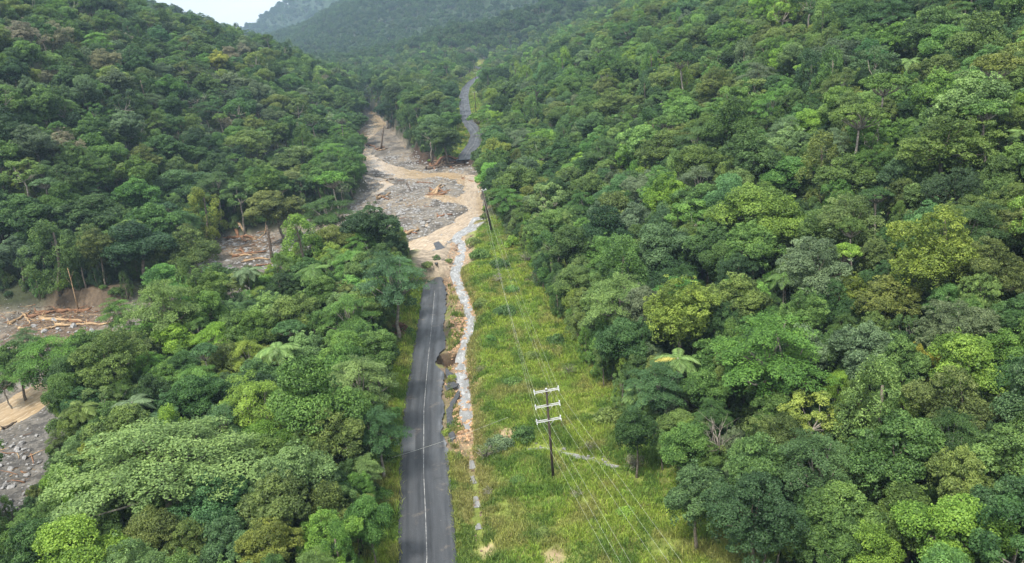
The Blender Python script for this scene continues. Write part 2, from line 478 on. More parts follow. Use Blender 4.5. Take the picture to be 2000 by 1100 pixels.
# ------------------------------------------------------------------ mesh helpers
class MB:
    def __init__(s):
        s.v, s.f, s.mi, s.sm = [], [], [], []

    def add(s, verts, faces, mi=0, smooth=False):
        o = len(s.v)
        s.v.extend([tuple(map(float, q)) for q in verts])
        for f in faces:
            s.f.append(tuple(o + i for i in f)); s.mi.append(mi); s.sm.append(smooth)

    def tube(s, pts, rad, n=7, mi=0, cap=True, smooth=True, rough=0.0):
        pts = [np.array(p, float) for p in pts]
        vs, fs = [], []
        ref = np.array([0.31, 0.87, 0.39])
        for i, p in enumerate(pts):
            t = pts[min(i + 1, len(pts) - 1)] - pts[max(i - 1, 0)]
            t = t / (np.linalg.norm(t) + 1e-9)
            a = np.cross(t, ref)
            if np.linalg.norm(a) < 0.1: a = np.cross(t, [1, 0, 0.2])
            a /= np.linalg.norm(a); b = np.cross(t, a)
            for k in range(n):
                an = 2 * math.pi * k / n
                r = rad[i] * (1 + rough * (random.random() - .5))
                vs.append(p + (a * math.cos(an) + b * math.sin(an)) * r)
        for i in range(len(pts) - 1):
            for k in range(n):
                fs.append((i * n + k, i * n + (k + 1) % n, (i + 1) * n + (k + 1) % n, (i + 1) * n + k))
        if cap:
            fs.append(tuple(range(n - 1, -1, -1))); fs.append(tuple((len(pts) - 1) * n + k for k in range(n)))
        s.add(vs, fs, mi, smooth)

    def box(s, c, dx, dy, dz, mi=0, X=(1, 0, 0), Y=(0, 1, 0), Z=(0, 0, 1)):
        c, X, Y, Z = map(lambda q: np.array(q, float), (c, X, Y, Z))
        vs = [c + X * dx * i / 2 + Y * dy * j / 2 + Z * dz * k / 2 for i in (-1, 1) for j in (-1, 1) for k in (-1, 1)]
        s.add(vs, [(0, 1, 3, 2), (4, 6, 7, 5), (0, 4, 5, 1), (2, 3, 7, 6), (0, 2, 6, 4), (1, 5, 7, 3)], mi)

    def mesh(s, name, mats):
        me = bpy.data.meshes.new(name)
        me.from_pydata(s.v, [], s.f); me.update()
        me.polygons.foreach_set('material_index', s.mi)
        me.polygons.foreach_set('use_smooth', s.sm)
        for m in mats: me.materials.append(m)
        return me


def np_mesh(name, verts, quads, mats, smooth=False, tri=False):
    k = 3 if tri else 4
    me = bpy.data.meshes.new(name)
    n, q = len(verts), len(quads)
    me.vertices.add(n); me.vertices.foreach_set('co', np.asarray(verts, np.float32).ravel())
    me.loops.add(q * k); me.loops.foreach_set('vertex_index', np.asarray(quads, np.int32).ravel())
    me.polygons.add(q); me.polygons.foreach_set('loop_start', np.arange(0, q * k, k, dtype=np.int32))
    me.polygons.foreach_set('use_smooth', np.full(q, smooth))
    me.update(calc_edges=True)
    for m in mats: me.materials.append(m)
    return me


def fattr(me, name, vals, typ='FLOAT'):
    a = me.attributes.new(name, typ, 'POINT')
    if typ == 'FLOAT': a.data.foreach_set('value', np.asarray(vals, np.float32).ravel())
    else:
        v = np.ones((len(vals), 4), np.float32); v[:, :3] = vals
        a.data.foreach_set('color', v.ravel())


def obj(name, me, parent=None, loc=(0, 0, 0)):
    o = bpy.data.objects.new(name, me); COL.objects.link(o); o.location = loc
    if parent is not None: o.parent = parent
    return o


def tag(o, label=None, cat=None, group=None, kind=None):
    if label: o['label'] = label
    if cat: o['category'] = cat
    if group: o['group'] = group
    if kind: o['kind'] = kind
    return o


def copy_tree(o, parent=None):
    c = o.copy(); COL.objects.link(c); c.parent = parent
    for ch in o.children: copy_tree(ch, c)
    return c


# ------------------------------------------------------------------ ground, water, road
gx = axis([(-3400, 160), (-700, 26), (-260, 7), (-150, 1.15), (45, 1.1), (140, 7), (700, 26), (3000, 160)])
gy = axis([(-160, 25), (40, 2), (68, 0.9), (300, 1.0), (470, 1.9), (700, 5), (1300, 16), (3600, 45), (5200, 200)])
X, Y = np.meshgrid(gx, gy)
Zg = terrain(X, Y)


def ground_z(x, y, fine=True):
    """height of the finished ground sheet"""
    x = np.asarray(x, float); y = np.asarray(y, float)
    i = np.clip(np.searchsorted(gx, x) - 1, 0, len(gx) - 2); j = np.clip(np.searchsorted(gy, y) - 1, 0, len(gy) - 2)
    a = (x - gx[i]) / (gx[i + 1] - gx[i]); b = (y - gy[j]) / (gy[j + 1] - gy[j])
    return (Zg[j, i] * (1 - a) + Zg[j, i + 1] * a) * (1 - b) + (Zg[j + 1, i] * (1 - a) + Zg[j + 1, i + 1] * a) * b


def tz(x, y):
    return float(ground_z(x, y))


def grid_faces(nx, ny):
    i = np.arange(nx - 1)[None, :] + nx * np.arange(ny - 1)[:, None]
    return np.stack([i, i + 1, i + nx + 1, i + nx], -1).reshape(-1, 4)


gme = np_mesh("ground", np.stack([X, Y, Zg], -1).reshape(-1, 3), grid_faces(len(gx), len(gy)), [M['ground']], True)
x, y = X.ravel(), Y.ravel()
ins = inside(x, y, FLOOD); df, _ = seg_dist(x, y, FLOOD, True); df = np.where(ins, df, -df) + 3 * (fbm(x / 6, y / 6, 9) - .5)
kfl = sstep(-.4, 1.6, df)
dst, pst = seg_dist(x, y, STREAM); wst = np.interp(pst, np.arange(len(STREAM_W)), STREAM_W)
kst = sstep(wst + 2.6, wst + 0.3, dst + 2.4 * (fbm(x / 2.5, y / 2.5, 40) - .5)) * sstep(90, 112, y) * (y < 245)
xr_ = np.interp(y, [p[0] for p in RTOE], [p[1] for p in RTOE])
rc_ = np.interp(y, [p[1] for p in NEAR_C], [p[0] for p in NEAR_C])
clear = sstep(rc_ - 7, rc_ - 5, x) * sstep(xr_ + 4, xr_ - 1, x) * sstep(262, 235, y)
fdist, _ = seg_dist(x, y, FAR_C)
clear = np.maximum(clear, sstep(17, 9, fdist) * (x > -60) * (y > 380))
zone = np.zeros((len(x), 3)); zone[:] = (0.030, 0.037, 0.016)
far_green = sstep(500, 1300, y)[:, None]
zone = zone * (1 - far_green) + np.array((0.028, 0.05, 0.02)) * far_green
zone = zone * (1 - clear[:, None]) + (np.array((0.15, 0.19, 0.04)) * (1 - 0.6 * sstep(0.5, 0.65, fbm(x / 7, y / 7, 44))[:, None]) + np.array((0.07, 0.045, 0.02)) * 0.6 * sstep(0.5, 0.65, fbm(x / 7, y / 7, 44))[:, None]) * clear[:, None]
sand = sstep(0.42, 0.6, fbm(x / 16, y / 16, 45))[:, None]
grav = np.array((0.138, 0.127, 0.112)) * (1 - sand) + np.array((0.172, 0.148, 0.118)) * sand
wetp = sstep(0.48, 0.66, fbm(x / 5 + 9, y / 9, 46))[:, None]
grav = grav * (1 - wetp) + np.array((0.078, 0.07, 0.062)) * wetp
zone = zone * (1 - kfl[:, None]) + grav * kfl[:, None]
zone = zone * (1 - kst[:, None]) + np.array((0.27, 0.20, 0.13)) * kst[:, None]
sx_l = np.interp(y, [q_[1] for q_ in STREAM[::-1]], [q_[0] for q_ in STREAM[::-1]])
scr = (sstep(96, 104, y) * (y < YEND + 4) * sstep(rc_ - 3, rc_ - 2.5, x) * sstep(sx_l + 1.8, sx_l + .6, x) * (.35 + .65 * sstep(.35, .5, fbm(x / 2.5, y / 2.5, 130))))[:, None]
zone = zone * (1 - scr) + np.array((0.155, 0.118, 0.082)) * scr
for qx, qy, qr, qc in [(120, 630, 17, (0.105, 0.075, 0.052)), (495, 480, 14, (0.13, 0.105, 0.082)), (970, 425, 7, (0.17, 0.125, 0.075)), (50, 900, 24, (0.088, 0.086, 0.083))]:
    q_ = at(qx, qy, -5); kk = (sstep(qr, qr * .55, np.hypot(x - q_[0], (y - q_[1]) * .8) + 5 * (fbm(x / 4, y / 4, 48) - .5)) * .85)[:, None]
    zone = zone * (1 - kk) + np.array(qc) * kk
# raw earth: the cut bank at the far road, the sinkhole, the silt fan past the road's end
cut = np.where(df < 0, np.exp(-(df / 6.5) ** 2), np.exp(-(df / 4) ** 2)) * (y > 372) * (y < 425) * (x > -48) * (x < 2)
snk = sstep(1.5, 1.0, np.hypot((x - SINK[0]) / 2.15, (y - SINK[1]) / 2.6))
cut = np.clip(np.maximum(cut, snk), 0, 1)[:, None]
zone = zone * (1 - cut) + np.array((0.045, 0.028, 0.018)) * cut
fan = (sstep(YEND - 2, YEND + 3, y) * sstep(236, 222, y) * sstep(9, 6, np.abs(x + 18)))[:, None]
zone = zone * (1 - fan) + np.array((0.25, 0.21, 0.165)) * fan
for qx, qy, qr in [at(1085, 1085, 0.3).tolist()[:2] + [1.1], at(950, 1075, 0).tolist()[:2] + [.9], at(990, 850, 0).tolist()[:2] + [1.6]]:
    kk = sstep(qr * 1.3, qr * 0.5, np.hypot(x - qx, (y - qy) * 0.6) + 1.0 * (fbm(x / 1.2, y / 1.2, 47) - .5))[:, None]
    zone = zone * (1 - kk) + np.array((0.33, 0.25, 0.16)) * kk
fattr(gme, 'zone', zone, 'FLOAT_COLOR')
fattr(gme, 'gravel', np.clip(np.maximum(np.maximum(kfl, kst), fan[:, 0] * 0.6), 0, 1))
tag(obj("ground", gme), kind='structure')

# muddy creek: one sheet over the flood plain; the bars and banks stand above it
wx = np.arange(-192, 6, 1.5); wy = np.arange(88, 760, 1.5)
WX, WY = np.meshgrid(wx, wy)
wt = terrain(WX, WY); wz = zcreek(WY)
wet = (wt < wz + 0.25) & (WX < np.interp(WY, [90, 230, 250, 430, 760], [-60, -20, 8, 0, -85]))
cell = wet[:-1, :-1] | wet[1:, :-1] | wet[:-1, 1:] | wet[1:, 1:]
q = grid_faces(len(wx), len(wy))[cell.ravel()]
used, inv = np.unique(q, return_inverse=True)
wv = np.stack([WX.ravel(), WY.ravel(), (wz + 0.10 * (fbm(WX / 2.2, WY / 3, 77) - .5)).ravel()], -1)[used]
wme = np_mesh("creek_water", wv, inv.reshape(-1, 4), [M['muddy']], True)
_, wpos = seg_dist(wv[:, 0], wv[:, 1], CHANNEL)
dch, _ = seg_dist(wv[:, 0], wv[:, 1], CHANNEL)
cum = np.concatenate([[0], np.cumsum(np.hypot(*np.diff(np.array(CHANNEL), axis=0).T))])
flow = np.interp(wpos, np.arange(len(CHANNEL)), cum)


def set_uv(me, name, u, v):
    lay = me.uv_layers.new(name=name)
    li = np.zeros(len(me.loops), np.int32); me.loops.foreach_get('vertex_index', li)
    lay.data.foreach_set('uv', np.stack([np.asarray(u)[li], np.asarray(v)[li]], -1).astype(np.float32).ravel())


set_uv(wme, 'flow', dch, flow)
tag(obj("creek_water", wme), kind='structure')


def densify(line, step, extra=None):
    line = np.array(line); d = np.concatenate([[0], np.cumsum(np.hypot(*np.diff(line[:, :2], axis=0).T))])
    s = np.arange(0, d[-1], step)
    # smooth the corners a little
    P = np.stack([np.interp(s, d, line[:, 0]), np.interp(s, d, line[:, 1])], -1)
    k = max(1, min(int(3 / step), len(P) // 4))
    for _ in range(2):
        Q = P.copy()
        for i in range(len(P)):
            a, b = max(0, i - k), min(len(P), i + k + 1)
            h = min(i - a, b - 1 - i); Q[i] = P[i - h:i + h + 1].mean(0)
        P = Q
    t = np.interp(s, d, np.arange(len(line)))
    T = np.gradient(P, axis=0); T /= np.linalg.norm(T, axis=1)[:, None] + 1e-9
    return P, T, s, t


def ribbon(name, line, width, mt, lift, cols=7, step=0.5):
    P, T, s, t = densify(line, step)
    Nn = np.stack([-T[:, 1], T[:, 0]], -1)
    ww = np.interp(t, np.arange(len(width)), width)
    u = np.linspace(-1, 1, cols)
    VX = P[:, None, 0] + Nn[:, None, 0] * u[None] * ww[:, None] * 1.05
    VY = P[:, None, 1] + Nn[:, None, 1] * u[None] * ww[:, None] * 1.05
    zc_ = terrain(P[:, 0], P[:, 1])
    ker = np.ones(9) / 9
    zs = np.convolve(np.pad(zc_, 4, mode='edge'), ker, 'valid')
    VZ = zs[:, None] + lift + 0.34 * (fbm(VX / 1.5, VY / 1.5, 90) - .5)
    me = np_mesh(name, np.stack([VX, VY, VZ], -1).reshape(-1, 3), grid_faces(cols, len(P)), [mt], True)
    set_uv(me, 'flow', (u[None] * ww[:, None]).ravel(), np.repeat(s, cols))
    return tag(obj(name, me), kind='structure')


ribbon("stream_water", STREAM[:18], STREAM_W[:17] + [.2], M['stream'], 0.16, 9, 0.4)
for a_ in [[(921, 905), (924, 922)], [(923, 938), (926, 952)], [(929, 978), (934, 1000)], [(933, 1030), (937, 1044)]]:
    ribbon("puddle_water", xy(a_, -1), [.25, .45], M['stream'], 0.12, 5, 0.2)
ribbon("trickle_water", TRICKLE, [.5, .12, .6, .2, .5, .1], M['stream'], 0.2, 5, 0.4)

# near road: an asphalt slab with a broken edge on the drain side
EDGE = [(893, 1100), (885, 1000), (878, 905), (873, 868), (861, 842), (866, 812), (867, 790), (861, 764), (868, 748), (866, 728), (853, 714), (851, 703), (857, 690), (869, 682), (870, 655), (865, 638), (868, 622),
        (872, 604), (870, 585), (872, 570), (866, 552), (862, 541)]
EP = np.array([road_at(a, b) for a, b in EDGE])
ys = np.arange(-60, YEND, 0.4)
cx_ = np.interp(ys, [p[1] for p in NEAR_C], [p[0] for p in NEAR_C])
re = np.interp(ys, EP[:, 1], EP[:, 0])
re = np.where(ys < EP[0, 1], cx_ + 3.45, re)
re = re + np.where(ys > 98, 0.5, 0.16) * (fbm(ys / 1.3, ys * 0 + 3, 12) - 0.5) * 1.6
re = np.minimum(re, cx_ + 3.55)
le = cx_ - 3.35 + 0.3 * (fbm(ys / 1.6, ys * 0 + 9, 12) - 0.5)
endk = np.clip((ys - YEND + 9) / 9, 0, 1)                # broken slanting end
le = le + endk ** 1.3 * 3.6 + (endk > 0) * .5 * (fbm(ys / .8, ys * 0 + 5, 2) - .5)
NC = 15
U = np.linspace(0, 1, NC)
RXg = le[:, None] + (re - le)[:, None] * U[None]
RYg = np.repeat(ys[:, None], NC, 1)
cam_ = 0.06 * (1 - ((RXg - cx_[:, None]) / 3.4) ** 2)
RZg = zroad(RYg) + cam_ + 0.03 * (fbm(RXg / 2, RYg / 5, 19) - .5)
top = np.stack([RXg, RYg, RZg], -1).reshape(-1, 3)
nv = len(top); ny = len(ys)
fs = [tuple(f) for f in grid_faces(NC, ny)]
ring = [i for i in range(NC)] + [NC * j + NC - 1 for j in range(1, ny)] + [NC * (ny - 1) + i for i in range(NC - 2, -1, -1)] + [NC * j for j in range(ny - 2, 0, -1)]
low = top[ring].copy(); low[:, 2] -= 0.55
low[:, 0] += np.where(low[:, 0] > np.interp(low[:, 1], ys, cx_), -0.12, 0.12)
fs += [(ring[(i + 1) % len(ring)], ring[i], nv + i, nv + (i + 1) % len(ring)) for i in range(len(ring))]
rme = bpy.data.meshes.new("road"); rme.from_pydata(np.concatenate([top, low]).tolist(), [], fs); rme.update(); rme.materials.append(M['asphalt'])
allv = np.concatenate([top, low])
set_uv(rme, 'road', allv[:, 0] - np.interp(allv[:, 1], ys, cx_), allv[:, 1])
tag(obj("road", rme), kind='structure')


def stripe(name, P, T, z, half, off=0.0, gaps=None):
    Nn = np.stack([-T[:, 1], T[:, 0]], -1)
    a = P + Nn * (off - half); b = P + Nn * (off + half)
    vs = np.concatenate([np.c_[a, z], np.c_[b, z]]); n = len(P)
    q = [(i, i + 1, n + i + 1, n + i) for i in range(n - 1) if gaps is None or gaps[i]]
    return np_mesh(name, vs, q, [M['paint']])


ms = (ys < YEND - 12)
Pn = np.stack([cx_, ys], -1)[ms]; Tn = np.gradient(Pn, axis=0); Tn /= np.linalg.norm(Tn, axis=1)[:, None]
tag(obj("road_marking", stripe("road_marking", Pn, Tn, zroad(Pn[:, 1]) + 0.06 + 0.035, 0.045)), kind='structure')

# far road beyond the washed-out crossing
Pf, Tf, sf, tf = densify(FAR_C, 1.5)
Nf = np.stack([-Tf[:, 1], Tf[:, 0]], -1)
uf = np.linspace(-3.5, 3.5, 9)
FX = Pf[:, None, 0] + Nf[:, None, 0] * -uf[None]; FY = Pf[:, None, 1] + Nf[:, None, 1] * -uf[None]
FZ = np.repeat((zroad(Pf[:, 1]) + 0.12)[:, None], 9, 1)
fme = np_mesh("far_road", np.stack([FX, FY, FZ], -1).reshape(-1, 3), grid_faces(9, len(Pf)), [M['asphalt']], True)
set_uv(fme, 'road', np.tile(uf, len(Pf)), np.repeat(sf + 300, 9))
tag(obj("far_road", fme), kind='structure')
tag(obj("far_road_marking", stripe("far_road_marking", Pf, Tf, zroad(Pf[:, 1]) + 0.16, 0.075)), kind='structure')
# ------------------------------------------------------------------ trees: one mesh of each form, crown and trunk apart
def unit(v):
    return v / (np.linalg.norm(v, axis=-1, keepdims=True) + 1e-9)


def leaf_quads(P, Nrm, L, W, r):
    """kite shaped leaf sprays at P facing Nrm"""
    n = len(P)
    T = unit(np.cross(Nrm, unit(r.normal(size=(n, 3)))))
    B = np.cross(Nrm, T)
    L = np.asarray(L) * np.ones(n); W = np.asarray(W) * np.ones(n)
    a = P + T * (L * .5)[:, None]; c = P - T * (L * .5)[:, None] - Nrm * (L * .12)[:, None]
    b = P + B * (W * .5)[:, None] + T * (L * .08)[:, None]; d = P - B * (W * .5)[:, None] + T * (L * .08)[:, None]
    return np.stack([a, b, c, d], 1).reshape(-1, 3)


class Crown:
    def __init__(s, seed):
        s.r = np.random.default_rng(seed); s.V, s.A = [], []

    def clump(s, c, rad, n, leaf, flat=0.75, out=None, val=None, up=0.5, lower=-0.25, aspect=0.6):
        r = s.r
        d = unit(r.normal(size=(n * 2, 3)))
        ax = np.array([0, 0, 1.0]) if out is None else unit(np.asarray(out) + np.array([0, 0, .5]))
        d = d[(d @ ax) > lower][:n]
        m = len(d)
        rr = rad * (0.62 + 0.42 * r.random(m) ** 0.7) * (0.82 + 0.36 * vnoise(d[:, 0] * 2.2 + c[0], d[:, 1] * 2.2 + d[:, 2] * 1.7 + c[1], 5))
        P = np.asarray(c) + d * rr[:, None] * np.array([1, 1, flat])
        Nn = unit(d * 0.55 + np.array([0, 0, up]) + r.normal(size=(m, 3)) * 0.42)
        L = leaf * (0.7 + 0.7 * r.random(m))
        s.V.append(leaf_quads(P, Nn, L, L * aspect, r))
        base = r.uniform(0.25, 0.7) if val is None else val
        s.A.append(np.repeat(np.clip(base + r.normal(size=m) * 0.16, 0, 1), 4))

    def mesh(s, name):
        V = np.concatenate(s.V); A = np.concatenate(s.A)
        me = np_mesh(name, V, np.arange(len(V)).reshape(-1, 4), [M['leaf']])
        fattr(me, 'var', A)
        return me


def limbs(mb, base, tips, r0, r, joint=None):
    """limbs from a fork to the given tips, bent and tapering"""
    for t in tips:
        t = np.asarray(t, float); b = np.asarray(base, float)
        mid = b * .5 + t * .5 + np.append(r.normal(size=2) * .35, -0.35 * r.random())
        mb.tube([b, b * .72 + mid * .28 + [0, 0, .1], mid, t], [r0, r0 * .75, r0 * .5, r0 * .16], 5)


def trunk_line(mb, h, r0, r, lean=0.5, n=5, top=0.55):
    pts = [np.array([0, 0, -0.8])]
    l = r.normal(size=2) * lean
    for i in range(1, n + 1):
        k = i / n
        pts.append(np.array([l[0] * k + r.normal() * .12, l[1] * k + r.normal() * .12, h * k]))
    rad = [r0 * 1.5] + [r0 * (1 - (1 - top) * i / n) for i in range(1, n + 1)]
    mb.tube(pts, rad, 8)
    return pts[-1]


def make_form(kind, seed):
    """-> crown mesh, trunk mesh, crown radius, centre height of the crown, half height"""
    r = np.random.default_rng(seed)
    cr = Crown(seed + 900); tb = MB()
    pale = M['bark']
    if kind in ('dome', 'billow', 'fine'):
        R, hc, hh = 5.0, 9.6, {'dome': 4.2, 'billow': 4.4, 'fine': 4.6}[kind]
        nl = {'dome': 7, 'billow': 5, 'fine': 9}[kind]
        ncl = {'dome': 15, 'billow': 13, 'fine': 17}[kind]
        rcl = {'dome': (0.6, 1.15), 'billow': (0.85, 1.5), 'fine': (0.5, 0.9)}[kind]
        n = {'dome': 340, 'billow': 470, 'fine': 260}[kind]
        leaf = {'dome': .25, 'billow': .24, 'fine': .19}[kind]
        e = trunk_line(tb, hc - 1.6, 0.28, r)
        ph = r.uniform(0, 6.28)
        tips = []
        for j in range(nl):
            if j == 0: lc = np.array([r.normal() * .5, r.normal() * .5, hc + hh * .42]); lr = 2.1
            else:
                a = ph + j * 6.283 / (nl - 1) + r.normal() * .3; q = r.uniform(.48, .72) * R
                lr = r.uniform(1.35, 2.2)
                lc = np.array([q * math.cos(a), q * math.sin(a), hc + hh * r.uniform(-.55, .3)])
            tips.append(lc - [0, 0, .5])
            lv = r.uniform(.32, .66)
            for i in range(ncl):
                zz = float(np.clip(1 - 1.45 * (i + .5) / ncl + r.normal() * .1, -.7, 1)); q = math.sqrt(max(0, 1 - zz * zz)); a = i * 2.39996 + j
                d = np.array([q * math.cos(a), q * math.sin(a), zz * .8])
                if r.random() < .10: continue
                rc = r.uniform(*rcl)
                c = lc + d * (lr - rc * .35) * r.uniform(.75, 1.15)
                cr.clump(c, rc, int(n * (rc / rcl[1]) ** 2 + 25), leaf, 0.62, out=d + [0, 0, .3], val=float(np.clip(lv + r.normal() * .14, .15, .85)))
                if i % 9 == 4: tips.append(c - [0, 0, .2])
            # a few sprays that stick out, and drooping ones below
            for i in range(6):
                d = unit(r.normal(size=3)); c = lc + d * lr * r.uniform(1.0, 1.25)
                cr.clump(c, r.uniform(.25, .5), 30, leaf, .8, out=d, val=r.uniform(.35, .85))
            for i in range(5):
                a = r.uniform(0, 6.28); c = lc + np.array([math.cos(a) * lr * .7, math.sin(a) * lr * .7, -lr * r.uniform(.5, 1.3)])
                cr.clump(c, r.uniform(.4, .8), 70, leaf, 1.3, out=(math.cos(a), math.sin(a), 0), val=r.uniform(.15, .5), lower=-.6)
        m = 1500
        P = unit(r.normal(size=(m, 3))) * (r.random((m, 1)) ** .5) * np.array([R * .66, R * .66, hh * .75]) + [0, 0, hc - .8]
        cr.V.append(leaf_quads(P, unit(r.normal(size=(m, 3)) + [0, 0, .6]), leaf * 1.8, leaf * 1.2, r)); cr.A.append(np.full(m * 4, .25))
        limbs(tb, e, tips[:14], 0.16, r)
    elif kind in ('layered', 'spread'):
        R, hc, hh = (5.2, 9.5, 3.4) if kind == 'layered' else (6.0, 9.0, 2.6)
        e = trunk_line(tb, hc - 3.0, 0.30, r, .7)
        nb = 46 if kind == 'layered' else 62
        tips = []
        for i in range(nb):
            a = i * 2.39996 + r.normal() * .35
            q = math.sqrt((i + .5) / nb)
            rr = q * (R - .8) * r.uniform(.75, 1.15)
            z = hc + hh * (1 - 1.3 * q ** 1.7) + r.normal() * (.6 if kind == 'layered' else .42) - .3
            rc = r.uniform(.65, 1.35)
            c = np.array([rr * math.cos(a), rr * math.sin(a), z])
            m = int(560 * (rc / 1.2) ** 2)
            u = r.random(m) ** .55; t = r.uniform(0, 6.283, m)
            ca, sa = math.cos(a), math.sin(a)
            wob = 0.6 + .8 * vnoise(np.cos(t) * 2.3 + i, np.sin(t) * 2.3, seed)
            lx, ly = u * rc * np.cos(t) * 1.5 * wob, u * rc * np.sin(t) * .85 * wob      # longer along the branch
            px, py = lx * ca - ly * sa, lx * sa + ly * ca
            P = np.stack([c[0] + px, c[1] + py, c[2] - .22 * q * lx - .2 * u * u * rc + r.normal(size=m) * .10 + .2 * (r.random(m) < .4)], -1)
            Nn = unit(np.stack([ca * .22 * q + px * .2, sa * .22 * q + py * .2, np.full(m, 1.0)], -1) + r.normal(size=(m, 3)) * .38)
            L = .21 * (.7 + .7 * r.random(m))
            cr.V.append(leaf_quads(P, Nn, L, L * .45, r)); cr.A.append(np.repeat(np.clip(r.uniform(.3, .72) + r.normal(size=m) * .14, 0, 1), 4))
            if i % 3 == 0: tips.append(c - [0, 0, .15])
        limbs(tb, e, tips, 0.2, r)
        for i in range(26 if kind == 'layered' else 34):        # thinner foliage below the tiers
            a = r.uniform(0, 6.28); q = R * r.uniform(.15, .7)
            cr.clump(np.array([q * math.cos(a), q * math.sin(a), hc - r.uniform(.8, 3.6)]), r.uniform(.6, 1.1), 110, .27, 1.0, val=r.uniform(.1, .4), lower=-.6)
        pale = M['pale_bark']
    elif kind == 'column':
        R, hc, hh = 3.4, 7.6, 6.6
        e = trunk_line(tb, 12.0, 0.26, r, .5)
        k1 = r.uniform(0, 6)
        for i in range(84):
            f = (i + .5) / 84
            z = 1.2 + 12.6 * f
            a = i * 2.39996; rr = R * .8 * math.sin(math.pi * (0.2 + .74 * f)) * (.55 + .9 * vnoise(np.array([math.cos(a) * 1.5 + k1]), np.array([z * .45 + math.sin(a)]), seed)[0])
            rc = r.uniform(.45, 1.0)
            if r.random() < .22: continue
            rr += r.normal() * .45; a += r.normal() * .5
            cr.clump(np.array([rr * math.cos(a), rr * math.sin(a), z]), rc, 230, .21, 1.25, out=(math.cos(a), math.sin(a), .3), up=.3, lower=-.5, val=r.uniform(.2, .75))
    elif kind == 'open':
        R, hc, hh = 4.6, 10.0, 3.6
        e = trunk_line(tb, hc - 2.6, 0.24, r, .8)
        tips = []
        for i in range(34):
            zz = r.uniform(-.7, 1); a = i * 2.39996; q = math.sqrt(1 - zz * zz)
            rc = r.uniform(.55, 1.2)
            c = np.array([q * math.cos(a) * 3.5, q * math.sin(a) * 3.5, hc + zz * 2.9]) * [r.uniform(.7, 1.1), r.uniform(.7, 1.1), 1]
            cr.clump(c, rc, 190, .27, .65, out=c - [0, 0, hc], val=r.uniform(.3, .8))
            if i % 4 == 0: tips.append(c * [.85, .85, 1] - [0, 0, .5])
        limbs(tb, e, tips, 0.13, r)
        pale = M['pale_bark']
    elif kind == 'umbrella':
        R, hc, hh = 4.6, 15.0, 2.2
        e = trunk_line(tb, hc - 2.2, 0.25, r, 1.0, 6, .6)
        tips = []
        for i in range(24):
            a = i * 2.39996; q = math.sqrt((i + .5) / 24); rc = r.uniform(.7, 1.3)
            c = np.array([e[0] + q * 3.5 * math.cos(a), e[1] + q * 3.5 * math.sin(a), hc + 1.4 * (1 - q * q) + r.normal() * .3])
            cr.clump(c, rc, 330, .28, .55, out=c - [0, 0, hc - 2], val=r.uniform(.3, .75))
            tips.append(c - [0, 0, .3])
        limbs(tb, e, tips, 0.14, r)
        pale = M['pale_bark']
    elif kind == 'bush':
        R, hc, hh = 1.6, 0.9, 1.1
        tb.tube([(0, 0, -.3), (0, 0, .9)], [.06, .03], 5)
        for i in range(14):
            a = i * 2.39996; q = math.sqrt((i + .5) / 14)
            c = np.array([q * 1.1 * math.cos(a), q * 1.1 * math.sin(a), .95 - .55 * q * q + r.normal() * .15])
            cr.clump(c, r.uniform(.4, .65), 110, .2, .8, out=c, val=r.uniform(.25, .75))
        limbs(tb, (0, 0, .3), [(q_ * .7, p_ * .7, 1.0) for q_, p_ in ((1, 0), (-.6, .8), (-.5, -.9))], .03, r)
    elif kind == 'twiggy':
        R, hc, hh = 1.9, 1.0, 1.1
        for i in range(42):
            a = r.uniform(0, 6.28); q = r.uniform(.3, 1)
            p = np.array([math.cos(a) * 1.6 * q, math.sin(a) * 1.6 * q, r.uniform(.9, 1.9) * (1.15 - q * .5)])
            tb.tube([(0, 0, -.2), p * [.35, .35, .6] + r.normal(size=3) * .1, p], [.035, .022, .008], 4)
        for i in range(10):
            p = r.normal(size=3) * [.7, .7, .3] + [0, 0, 1.1]
            cr.clump(p, .4, 45, .16, .8, val=r.uniform(.2, .5))
        pale = M['pale_bark']
    elif kind == 'dead':
        R, hc, hh = 3.0, 8.0, 3.2
        e = trunk_line(tb, 6.0, 0.2, r, .6)
        for i in range(13):
            a = r.uniform(0, 6.28); p = e + np.array([math.cos(a) * r.uniform(1, 3), math.sin(a) * r.uniform(1, 3), r.uniform(1.2, 4.6)])
            m = e * .5 + p * .5 + r.normal(size=3) * .3
            tb.tube([e, m, p], [.08, .045, .012], 5)
            for k in range(4):
                g = p + r.normal(size=3) * [.9, .9, .6] + [0, 0, .4]
                tb.tube([m * .4 + p * .6, g], [.025, .008], 4)
        pale = M['pale_bark']
        cr.clump(e + [0.5, .3, 1.2], .6, 60, .3)
    tm = tb.mesh(kind + "_trunk", [pale])
    return cr.mesh(kind + "_crown"), tm, R, hc, hh


FORMS = {}
SPEC = [('dome', 3), ('dome', 14), ('dome', 27), ('billow', 5), ('billow', 16), ('billow', 41), ('fine', 8), ('fine', 23), ('fine', 44), ('layered', 4), ('layered', 12), ('layered', 37), ('spread', 9), ('column', 6), ('column', 19), ('column', 29), ('open', 7), ('open', 31),
        ('umbrella', 10), ('bush', 2), ('bush', 13), ('twiggy', 15), ('dead', 17)]
for k_, s_ in SPEC:
    FORMS.setdefault(k_, []).append(make_form(k_, s_))
KIND_NAME = {'dome': 'rainforest_tree', 'billow': 'rainforest_tree', 'fine': 'rainforest_tree', 'layered': 'layered_tree', 'spread': 'layered_tree', 'column': 'vine_draped_tree', 'open': 'open_crowned_tree',
             'umbrella': 'umbrella_tree', 'bush': 'shrub', 'twiggy': 'twiggy_shrub', 'dead': 'dead_tree'}

